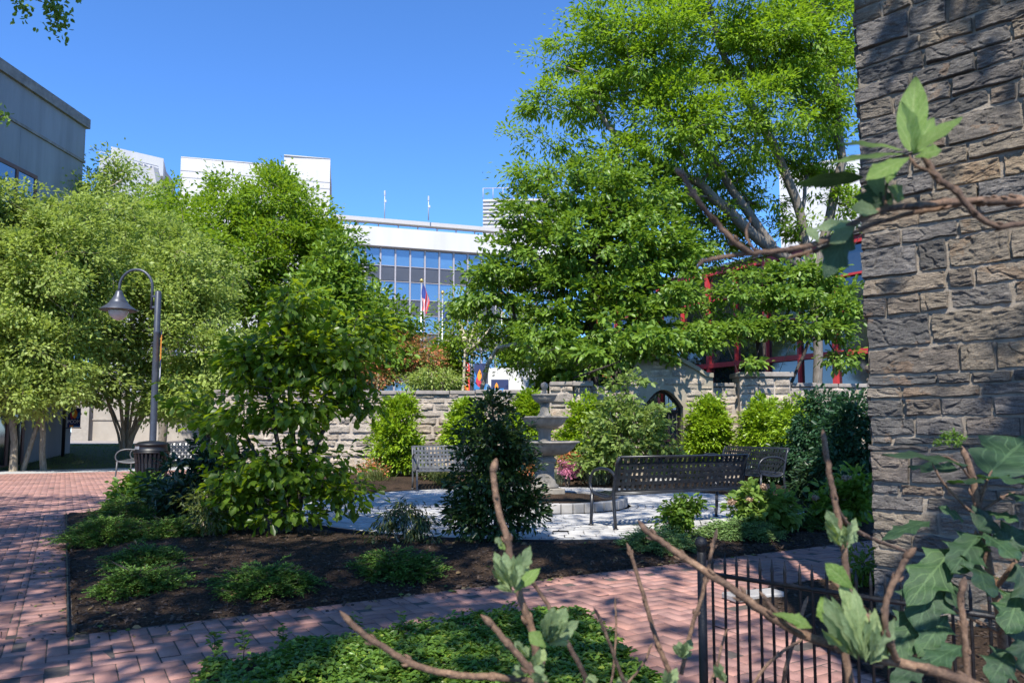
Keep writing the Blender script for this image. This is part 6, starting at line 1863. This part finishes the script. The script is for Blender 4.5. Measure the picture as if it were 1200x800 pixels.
canopy('shade tree standing behind and left of the viewpoint', (-2.5, -3.2, 0), [(-2, -1, 6), (-1.5, .5, 6.5), (-3, -1, 7)],
       [SL(-2.4, -1.2, 7.6, 2, 2, 1.3), SL(-2.4, 1.4, 8.3, 2.1, 1.8, 1.2), SL(-.6, .2, 8.6, 1.2, 1.6, 1), SL(-1.9, -3.0, 8, 1.9, 1.2, .8)], 100, 72, .46)
canopy('thin crowned shade tree standing behind the viewpoint', (1.2, -4.0, 0), [(1.2, -1.5, 7), (1.6, 1.0, 8.5)],
       [SL(1.75, .45, 8.8, .8, .85, .5), SL(1.65, -1.4, 8.3, .7, .8, .3)], 22, 62, .36)
canopy('shade tree reaching over the plaza from beyond the left path', (-9.5, 4.0, 0), [(-6, 3.6, 9), (-4, 3.5, 10), (-7, 4, 10)],
       [SL(-4.5, 4.0, 10.6, 2.6, 1.7, 1), SL(-3.2, 3.4, 10.8, 1.6, 1.8, 1), SL(-6.8, 4.8, 10.8, 2.4, 1.6, 1), SL(.8, 4.6, 11.5, 1.8, 1.3, .9), SL(.6, 2.4, 10.6, 1.6, 1.2, .8)], 190, 70, .5)
# hanging sprigs of the first one, seen at the top left
def hang(label, pts, Y, n, r_):
    P0 = [at(px, py, Y) for px, py in pts]
    t = thing('hanging_sprig', label, 'sprig', tuple(P0[0]), 0, 'leafy sprigs hanging from the shade tree')
    mb = MB(); mb.tube([p for p in P0], [.008] * (len(P0) - 1) + [.003], 5); mb.build('twig', M['bark_dark'], t)
    u = rng.random(n) ** .8 * (len(P0) - 1)
    i = np.minimum(u.astype(int), len(P0) - 2)
    A = np.array([tuple(p) for p in P0])
    P = A[i] + (A[i + 1] - A[i]) * (u - i)[:, None] + rng.normal(size=(n, 3)) * r_ * (.5 + .5 * (u / len(P0)))[:, None]
    D = rng.normal(size=(n, 3)); D[:, 2] -= .8
    V, Fc = leaf_arrays(P, D, rng.normal(size=(n, 3)), .07, .045, T_OVAL, F_OVAL)
    np_mesh('foliage', V, Fc, M['lf_mid'], t)
hang('larger dark sprig hanging into the top left corner of the sky', [(30, -60), (52, -25), (62, 5), (70, 36)], 9.0, 300, .095)
hang('small dark sprig at the top edge of the sky, left corner', [(5, -50), (18, -15), (28, 16)], 9.0, 140, .075)
hang('tiny leaf tuft at the top edge of the sky', [(95, -50), (92, -15), (90, 2)], 9.0, 24, .04)
hang('leaf tuft poking in at the left edge beside the grey building', [(-60, 110), (-25, 118), (-2, 132), (3, 142)], 10.5, 110, .08)
# ================================================================== THE SHRUB AT THE CAMERA
def smooth(pts, n=5):
    out = []
    for i in range(len(pts) - 1):
        p0, p1, p2, p3 = pts[max(0, i - 1)], pts[i], pts[i + 1], pts[min(len(pts) - 1, i + 2)]
        for k in range(n):
            u = k / n
            out.append(0.5 * (2 * p1 + (p2 - p0) * u + (2 * p0 - 5 * p1 + 4 * p2 - p3) * u * u + (3 * p1 - p0 - 3 * p2 + p3) * u ** 3))
    out.append(pts[-1])
    return out
ROOT = None
def cane(mb, pp, w0, w1, bud=False, node=0.09, root=None):
    root = root or ROOT
    """pp: (px, py, Y); widths in pixels at those depths; canes that start below the view spring from the shrub's foot"""
    pp = list(pp)
    if root and pp[0][1] > 810: pp = [root, (pp[0][0] * .6 + root[0] * .4, pp[0][1] + 130, pp[0][2] * .6 + root[2] * .4)] + pp
    P = [np.array(at(*p)) for p in pp]
    Ys = [p[2] for p in pp]
    S = smooth(P, 7)
    n = len(S)
    rr, acc, nxt, nodes = [], 0, node * .6, []
    for i in range(n):
        if i: acc += np.linalg.norm(S[i] - S[i - 1])
        Yh = np.interp(i / (n - 1), np.linspace(0, 1, len(Ys)), Ys)
        w = (w0 + (w1 - w0) * i / (n - 1)) * .86 * Yh / F / 2
        if acc > nxt: w *= 1.16; nxt += node; nodes.append(i)
        rr.append(w * random.uniform(.985, 1.015))
    S = [s + rng.normal(size=3) * .0004 for s in S]
    if not bud and w1 <= 8:      # tapering tip
        d = unit(S[-1] - S[-2]); r_ = rr[-1]
        S = S + [S[-1] + d * r_ * 1.5, S[-1] + d * r_ * 3.2, S[-1] + d * r_ * 4.6]; rr = rr + [r_ * 1.08, r_ * .62, r_ * .12]
    mb.tube(S, rr, 10)
    if bud:
        d = unit(S[-1] - S[-2]); r_ = rr[-1]
        mb.tube([S[-1] - d * r_, S[-1] + d * r_ * .8, S[-1] + d * r_ * 2.2, S[-1] + d * r_ * 3.6, S[-1] + d * r_ * 4.6], [r_, r_ * 1.35, r_ * 1.3, r_ * .8, r_ * .15], 9)
    for i in nodes:          # opposite buds and leaf scars at the joints
        if i + 1 >= n: continue
        d = unit(S[i + 1] - S[i - 1]); q = unit(np.cross(d, rng.normal(size=3)))
        for s in (-1, 1):
            r_ = rr[i] * random.uniform(.7, 1.0)
            mb.tube([S[i] + q * s * r_ * .4, S[i] + q * s * r_ * 1.25 + d * r_ * .5, S[i] + q * s * r_ * 1.55 + d * r_ * 1.5, S[i] + q * s * r_ * 1.5 + d * r_ * 2.3], [r_ * .55, r_ * .55, r_ * .38, r_ * .06], 6)
    return S

def w_simple(t): return np.sin(np.pi * np.clip(t, 0, 1) ** .8) ** .8
def w_oak(t):
    env = np.interp(t, [0, .06, .22, .32, .42, .56, .66, .78, 1], [.02, .22, .86, .52, .60, .98, .50, .52, 0])
    return env * (1 + .03 * np.sin(t * 70))
def w_young(t):
    return np.interp(t, [0, .12, .4, .62, .7, .8, 1], [.03, .3, .78, 1, .8, .62, .0]) * (1 + .06 * np.sin(t * 45))
def w_lobed(t):
    return np.interp(t, [0, .2, .38, .46, .56, .66, .73, .82, .88, 1], [.03, .14, .55, .42, .62, 1, .66, .74, .44, 0]) * (1 + .05 * np.sin(t * 60))
class Leaves:
    def __init__(s): s.V, s.Fc, s.uv, s.n = [], [], [], 0
    def leaf(s, base, tip, width, face, wf, curl=.12, fold=.25, ripple=.03, nt=26, petiole=True):
        b, t = np.array(base, float), np.array(tip, float)
        d = t - b; ln = np.linalg.norm(d); d = d / ln
        N = np.array(face, float); N = N - d * N.dot(d); N /= np.linalg.norm(N); B = np.cross(N, d)
        tt = np.linspace(0, 1, nt)
        ss = np.array([-1, -.66, -.33, 0, .33, .66, 1])
        W = wf(tt) * width / 2
        T, Sg = np.meshgrid(tt, ss, indexing='ij')
        a = np.abs(Sg)
        lat = Sg * W[:, None]
        fwd = T * ln + a * W[:, None] * .28 * (1 - T)
        up = fold * (np.sqrt(a * a + .03) - .173) * W[:, None] - curl * ln * T ** 2.2 - .18 * width * a ** 2 * (W[:, None] / max(width, 1e-6)) + ripple * width * np.sin(T * 17 + Sg * 3) * a
        V = b + fwd[..., None] * d + lat[..., None] * B + up[..., None] * N
        k = len(ss)
        I = np.arange(nt * k).reshape(nt, k) + s.n
        s.V.append(V.reshape(-1, 3)); s.uv.append(np.stack([T, a], -1).reshape(-1, 2))
        s.Fc.append(np.stack([I[:-1, :-1], I[1:, :-1], I[1:, 1:], I[:-1, 1:]], -1).reshape(-1, 4)); s.n += nt * k
    def px(s, base, tip, wpx, Y, face, wf, **kw):
        """base/tip: (px, py[, Y])"""
        b = at(base[0], base[1], base[2] if len(base) > 2 else Y); t = at(tip[0], tip[1], tip[2] if len(tip) > 2 else Y)
        s.leaf(b, t, wpx * Y / F, face, wf, **kw)
    def build(s, name, mat, parent):
        return np_mesh(name, np.concatenate(s.V), np.concatenate(s.Fc), mat, parent, smooth=True, uv=np.concatenate(s.uv))

# --- branch across the upper right
Yb = 1.0
br = thing('budding_branch', 'long brown branch with young leaves reaching in from the right across the chapel wall', 'branch', tuple(at(1240, 236, Yb)))
mb = MB()
cane(mb, [(1560, 1290, 1.2), (1500, 700, 1.12), (1400, 320, 1.05), (1300, 238, 1.02), (1200, 236, 1.0), (1130, 236, .99), (1075, 241, .98), (1030, 247, .97), (1000, 262, .96), (962, 284, .95), (915, 294, .94), (870, 298, .93), (838, 303, .93), (822, 306, .93)], 13, 6, False, .05)
cane(mb, [(1135, 236, .99), (1105, 244, 1.0), (1060, 252, 1.0), (1010, 268, .99), (965, 290, .98), (930, 300, .98)], 7, 5)
cane(mb, [(880, 297, .93), (862, 284, .92), (840, 262, .92), (820, 238, .91), (806, 216, .91), (801, 205, .91)], 8, 7, True, .04)
cane(mb, [(884, 294, .93), (876, 280, .93), (875, 268, .94), (879, 260, .94)], 4, 3, False)
cane(mb, [(1260, 250, .9), (1200, 262, .9), (1165, 264, .9), (1140, 248, .9), (1122, 226, .9), (1098, 208, .9), (1088, 192, .9), (1083, 180, .9)], 8, 9, False, .035)
cane(mb, [(1100, 214, .9), (1092, 202, .9), (1076, 196, .9), (1064, 182, .9)], 6, 4)
cane(mb, [(1040, 246, .97), (1036, 232, .97), (1040, 214, .97)], 6, 4)
mb.build('twig', M['twig'], br)
up, cam_dir = np.array([0, 0, 1.0]), np.array([0, -1.0, 0.0])
lv = Leaves()
fA = np.array([-.3, -.75, .6])
lv.px((1066, 178), (1073, 86, .95), 34, .92, (-.5, -.85, .1), w_simple, curl=.05, fold=.5)
lv.px((1070, 178), (1062, 118, .88), 34, .90, (.5, -.8, .2), w_simple, curl=.1, fold=.6)
lv.px((1062, 180), (975, 183, .88), 30, .90, (-.1, -.5, .85), w_young, curl=.08)
lv.px((1060, 176), (982, 160, .95), 32, .93, (-.1, -.5, .85), w_young, curl=.12)
lv.px((1074, 176), (1126, 130, .9), 26, .91, (-.3, -.6, .75), w_simple, curl=.14)
lv.px((1070, 180), (1098, 132, .96), 24, .93, (.2, -.7, .6), w_simple, curl=.1)
lv.px((1066, 184), (1016, 205, .86), 30, .88, (.0, -.7, .7), w_young, curl=.1)
lv.px((1072, 184), (1102, 172, .86), 34, .88, (.2, -.8, .5), w_young, curl=.2)
lv.px((1040, 216), (1046, 184, .95), 26, .95, (.3, -.9, .2), w_young, curl=.1)
lv.px((1040, 218), (1062, 232, .96), 26, .95, (.2, -.9, .1), w_young, curl=.1)
lv.build('young_leaves', M['leaf_fresh'], br)
lv = Leaves()
lv.px((1010, 262), (958, 262, .95), 22, .96, (0, -.8, .5), w_young, curl=.15)
lv.px((1002, 266), (975, 282, .94), 20, .95, (.2, -.9, .3), w_young, curl=.2)
lv.px((1030, 248), (1002, 240, .95), 24, .96, (-.2, -.9, .3), w_young, curl=.2)
lv.px((1036, 236), (1020, 196, .97), 20, .97, (-.6, -.7, .2), w_young, curl=.1)
lv.px((960, 284), (948, 264, .94), 16, .94, (0, -.9, .4), w_young, curl=.2)
lv.build('downy_leaves', M['leaf_young'], br)
lv = Leaves()
lv.px((1012, 208), (930, 209, .97), 28, .97, (0, .35, .94), w_simple, curl=.1, fold=.1)
lv.px((1035, 212), (1008, 258, .98), 44, .98, (.5, .5, .7), w_oak, curl=.15)
lv.px((998, 268), (963, 328, .97), 40, .97, (.3, .8, .5), w_oak, curl=.08)
lv.px((1045, 226), (1024, 250, .97), 30, .97, (.2, .9, .4), w_oak, curl=.1)
lv.build('shaded_leaves', M['leaf_old'], br)

# --- canes rising from below
ROOT = (900, 1290, 1.25)
cn = thing('hydrangea_canes', 'bare brown hydrangea canes with fresh leaf tufts rising across the bottom of the view', 'shrub', tuple(at(900, 1000, 1.2)))
mb = MB()
cane(mb, [(1230, 850, .98), (1150, 806, 1.0), (1095, 786, 1.02), (1045, 774, 1.04), (990, 758, 1.06), (945, 745, 1.08), (900, 720, 1.1), (850, 684, 1.12), (805, 655, 1.14), (778, 636, 1.15), (756, 621, 1.16)], 17, 7.5, False, .05)
cane(mb, [(1000, 860, 1.15), (990, 760, 1.15), (994, 700, 1.15), (988, 640, 1.15), (980, 595, 1.15), (972, 556, 1.15), (966, 516, 1.15)], 12, 7, False, .07)
cane(mb, [(1050, 772, 1.03), (1035, 742, 1.03), (1010, 715, 1.04), (985, 688, 1.05)], 9, 6)
cane(mb, [(1052, 774, 1.03), (1038, 735, 1.0), (1040, 700, 1.0), (1056, 666, 1.0), (1062, 652, 1.0)], 8, 8, True, .05)
cane(mb, [(950, 746, 1.08), (925, 735, 1.07), (905, 712, 1.06), (897, 700, 1.06)], 8, 5)
cane(mb, [(690, 860, 1.05), (640, 806, 1.05), (590, 794, 1.05), (530, 790, 1.05), (480, 776, 1.05), (450, 758, 1.05), (425, 742, 1.05), (409, 727, 1.05)], 10, 8, False, .06)
cane(mb, [(668, 850, 1.0), (632, 800, 1.0), (608, 768, 1.0), (590, 748, 1.0), (575, 730, 1.0)], 11, 8, False, .04)
cane(mb, [(640, 850, 1.1), (630, 780, 1.1), (624, 740, 1.1), (610, 700, 1.1), (600, 665, 1.1), (594, 630, 1.1), (586, 605, 1.1), (580, 575, 1.1), (578, 550, 1.1)], 12, 8, True, .06)
cane(mb, [(720, 860, 1.25), (690, 800, 1.25), (672, 765, 1.25), (655, 735, 1.25), (640, 705, 1.25), (627, 686, 1.25)], 9, 5)
cane(mb, [(812, 860, 1.3), (790, 800, 1.3), (775, 765, 1.3), (765, 735, 1.3), (752, 690, 1.3), (738, 645, 1.3)], 9, 5, False, .08)
cane(mb, [(750, 840, 1.2), (728, 790, 1.2), (715, 755, 1.2), (700, 718, 1.2)], 6, 4)
cane(mb, [(700, 830, 1.4), (735, 800, 1.4), (755, 775, 1.4), (762, 758, 1.4)], 4, 3)
cane(mb, [(708, 860, 1.4), (718, 790, 1.4), (722, 740, 1.4), (721, 704, 1.4)], 4, 2.5)
cane(mb, [(915, 830, 1.6), (922, 780, 1.6), (935, 735, 1.6), (943, 708, 1.6)], 7, 5)
cane(mb, [(870, 840, 1.5), (890, 790, 1.5), (915, 765, 1.5), (935, 752, 1.5)], 5, 4)
cane(mb, [(798, 790, 1.3), (812, 730, 1.3), (822, 700, 1.3), (832, 655, 1.3), (838, 628, 1.3)], 6, 5, False, .06)
cane(mb, [(830, 830, 1.2), (840, 780, 1.2), (850, 742, 1.2)], 5, 3)
cane(mb, [(975, 580, 1.15), (992, 612, 1.2), (1025, 632, 1.3), (1060, 645, 1.4)], 6, 4)
cane(mb, [(1140, 860, 1.1), (1134, 790, 1.1), (1130, 740, 1.1), (1126, 700, 1.1), (1128, 690, 1.1)], 9, 8, True, .04)
mb.build('twig', M['twig'], cn)
lv = Leaves()
for (b_, t_, w_, Y_, f_) in (((598, 690), (576, 640), 22, 1.1, (-.3, -.9, .3)), ((600, 688), (590, 640), 20, 1.08, (.2, -.9, .1)), ((602, 690), (625, 632), 26, 1.1, (.3, -.9, .2)), ((604, 692), (610, 655), 20, 1.06, (0, -1, .1)), ((600, 694), (582, 672), 18, 1.09, (0, -.8, .5)), ((590, 640), (579, 628), 14, 1.1, (-.3, -.9, .3)),
                             ((640, 752), (668, 706), 34, 1.06, (.4, -.9, .2)), ((640, 752), (650, 704), 24, 1.05, (-.2, -.95, .2)), ((642, 756), (684, 722), 22, 1.07, (.3, -.8, .4)), ((620, 770), (600, 748), 18, 1.04, (-.3, -.9, .3)), ((625, 790), (640, 755), 22, 1.04, (0, -1, .2)), ((618, 790), (598, 780), 18, 1.04, (0, -.9, .4)), ((640, 806), (625, 775), 24, 1.0, (.2, -.9, .3)),
                             ((700, 815), (690, 785), 22, 1.2, (0, -1, .2)), ((780, 812), (796, 778), 20, 1.2, (.3, -.9, .3)), ((800, 772), (812, 745), 18, 1.25, (0, -1, .2)), ((800, 772), (795, 748), 16, 1.25, (.2, -1, .2)), ((740, 812), (722, 790), 22, 1.2, (0, -1, .3)),
                             ((988, 636), (966, 592), 24, 1.13, (-.5, -.85, .1)), ((986, 640), (972, 612), 22, 1.12, (-.2, -.95, .1)), ((992, 640), (1006, 602), 22, 1.15, (.4, -.9, .1)), ((990, 645), (1002, 625), 14, 1.15, (.4, -.9, .2)),
                             ((1005, 772), (960, 690), 34, 1.0, (-.5, -.85, .1)), ((1010, 772), (985, 662), 30, 1.02, (.1, -1, .0)), ((1018, 775), (1030, 705), 36, 1.0, (.4, -.9, .1)), ((1020, 778), (1056, 718), 30, 1.0, (.5, -.8, .3)), ((1015, 775), (1000, 676), 26, .98, (-.2, -1, 0)), ((850, 800), (838, 772), 18, 1.2, (0, -1, .2))):
    t_ = (b_[0] + (t_[0] - b_[0]) * .88, b_[1] + (t_[1] - b_[1]) * .88)
    lv.px(b_, t_, w_ * .68, Y_, f_, w_lobed, curl=.08, fold=.55, ripple=.06)
    dx_, dy_ = t_[0] - b_[0], t_[1] - b_[1]
    for q_ in (-.42, -.2, .23, .5):
        c_, s_ = math.cos(q_), math.sin(q_)
        lv.px(b_, (b_[0] + (dx_ * c_ - dy_ * s_) * (.85 - .5 * abs(q_)), b_[1] + (dx_ * s_ + dy_ * c_) * (.85 - .5 * abs(q_)), Y_ + .03 * (1 if q_ > 0 else -1)), w_ * .42, Y_, (f_[0] + q_, f_[1], f_[2] + random.uniform(-.2, .3)), w_lobed, curl=random.uniform(.05, .3), fold=.6, ripple=.06)
lv.build('downy_leaves', M['leaf_young'], cn)
lv = Leaves()
for (b_, t_, w_, Y_, f_) in (((602, 694), (632, 664), 16, 1.08, (.2, -.6, .7)), ((598, 645), (584, 632), 14, 1.1, (0, -.8, .5)), ((640, 758), (620, 740), 18, 1.05, (-.2, -.8, .5)), ((905, 718), (946, 728), 16, 1.05, (0, -.6, .8)), ((952, 735), (926, 722), 20, 1.05, (0, -.7, .6)), ((1000, 690), (968, 660), 22, 1.02, (-.4, -.9, .2)), ((985, 745), (962, 700), 28, 1.03, (-.5, -.8, .3))):
    lv.px(b_, t_, w_, Y_, f_, w_young, curl=.12, fold=.3)
lv.build('young_leaves', M['leaf_fresh'], cn)

# --- big leaved hydrangea in the lower right corner
ROOT = (1210, 1040, 1.85)
hy = thing('oakleaf_hydrangea', 'large leaved hydrangea in front of the chapel wall in the lower right corner', 'shrub', tuple(Vector((2.3, 1.9, 0))))
mb = MB()
Yh = 1.75
cane(mb, [(1195, 900, 1.8), (1180, 800, 1.78), (1172, 720, 1.76), (1160, 670, 1.75), (1152, 620, 1.75), (1146, 595, 1.75), (1140, 560, 1.75), (1132, 535, 1.75)], 15, 8, False, .1)
cane(mb, [(1165, 690, 1.76), (1185, 665, 1.7), (1200, 640, 1.7), (1225, 600, 1.7)], 7, 5)
cane(mb, [(1170, 740, 1.76), (1140, 725, 1.72), (1110, 712, 1.7), (1080, 712, 1.68)], 5, 4)
cane(mb, [(1172, 740, 1.76), (1190, 715, 1.72), (1210, 690, 1.7)], 7, 5)
cane(mb, [(1150, 610, 1.75), (1128, 590, 1.72), (1105, 565, 1.7), (1095, 548, 1.7)], 3.5, 3)
cane(mb, [(1146, 600, 1.75), (1155, 570, 1.74), (1160, 555, 1.74)], 4, 3)
cane(mb, [(1148, 600, 1.75), (1170, 585, 1.74), (1185, 578, 1.74)], 4, 3)
cane(mb, [(1140, 565, 1.75), (1125, 545, 1.74), (1110, 535, 1.74)], 3.5, 3)
cane(mb, [(1155, 640, 1.75), (1132, 650, 1.72), (1100, 668, 1.7)], 4, 3)
mb.build('stem', M['twig'], hy)
lv = Leaves()
for (b_, t_, w_, Y_, f_, c_) in (((1158, 556, 1.75), (1215, 498, 2.0), 90, 1.75, (-.35, -.75, .6), .05), ((1135, 545, 1.75), (1030, 518, 1.65), 36, 1.72, (0, -.35, .93), .10), ((1125, 550, 1.75), (1058, 540, 1.85), 38, 1.72, (.0, -.6, .8), .12), ((1150, 558, 1.74), (1205, 558, 1.62), 54, 1.7, (.1, -.6, .8), .15),
                                 ((1120, 566, 1.72), (1148, 552, 1.6), 40, 1.7, (-.2, -.8, .6), .2), ((1090, 610, 1.72), (1030, 626, 1.6), 28, 1.7, (0, -.35, .94), .08), ((1182, 578, 1.72), (1235, 590, 1.6), 44, 1.7, (0, -.5, .86), .15),
                                 ((1148, 625, 1.72), (1118, 665, 1.6), 56, 1.68, (-.2, -.8, .55), .15), ((1152, 625, 1.7), (1200, 652, 1.6), 60, 1.65, (.2, -.8, .5), .15), ((1146, 620, 1.7), (1165, 595, 1.75), 42, 1.7, (0, -.9, .4), .1),
                                 ((1142, 655, 1.68), (1164, 696, 1.55), 62, 1.62, (.1, -.9, .35), .1), ((1120, 640, 1.7), (1060, 705, 1.6), 64, 1.65, (-.45, -.75, .5), .15), ((1098, 660, 1.68), (1075, 740, 1.6), 70, 1.64, (-.4, -.85, .3), .2), ((1080, 712, 1.68), (1040, 782, 1.6), 60, 1.64, (-.3, -.8, .5), .15),
                                 ((1105, 672, 1.68), (1128, 712, 1.6), 46, 1.64, (.2, -.9, .3), .15), ((1190, 660, 1.66), (1230, 720, 1.6), 66, 1.62, (.1, -.9, .4), .15), ((1195, 690, 1.66), (1180, 745, 1.6), 56, 1.62, (-.1, -.9, .4), .1), ((1200, 730, 1.66), (1215, 800, 1.6), 66, 1.62, (.1, -.9, .4), .15), ((1185, 760, 1.66), (1160, 800, 1.6), 50, 1.62, (-.2, -.8, .5), .1),
                                 ((1110, 720, 1.66), (1075, 770, 1.58), 44, 1.6, (-.3, -.85, .4), .1), ((1130, 755, 1.6), (1070, 782, 1.5), 36, 1.55, (0, -.5, .85), .1), ((1090, 772, 1.5), (1040, 800, 1.45), 40, 1.48, (0, -.5, .85), .1), ((1165, 640, 1.7), (1210, 618, 1.7), 50, 1.68, (.2, -.7, .6), .15), ((1130, 610, 1.72), (1100, 590, 1.7), 30, 1.7, (0, -.6, .8), .1), ((1160, 600, 1.72), (1196, 606, 1.66), 40, 1.7, (.1, -.6, .8), .2)):
    lv.px(b_, (b_[0] + (t_[0] - b_[0]) * .92, b_[1] + (t_[1] - b_[1]) * .92, t_[2]), w_ * .98, Y_, f_, w_oak, curl=c_, fold=.22, ripple=.05, nt=40)
lv.build('leaves', M['leaf_old'], hy)
# green flower bud cluster
P = np.array(at(1114, 512, 1.74)); 
c0 = [np.array(at(px, py, 1.74)) for px, py in ((1099, 518), (1108, 510), (1118, 508), (1127, 513), (1122, 519), (1110, 517))]
Pq = np.concatenate([c + rng.normal(size=(60, 3)) * .0045 for c in c0])
V, Fc = leaf_arrays(Pq, rng.normal(size=Pq.shape), rng.normal(size=Pq.shape), .0055, .005)
np_mesh('flower_buds', V, Fc, M['lf_mid'], hy)
# a low seedling beside the chapel foot
b = gnd(1010, 690)
shrub('small_seedling', 'narrow leaved seedling at the foot of the chapel corner', b, [L(1012, 660, b.y, 12, 24), L(1005, 675, b.y, 10, 14)], 40, 9, .05, .06, .02, M['lf_mid'], stem_r=.006, nst=3, tip=.002, step=.08, cat='plant', shell=.9)
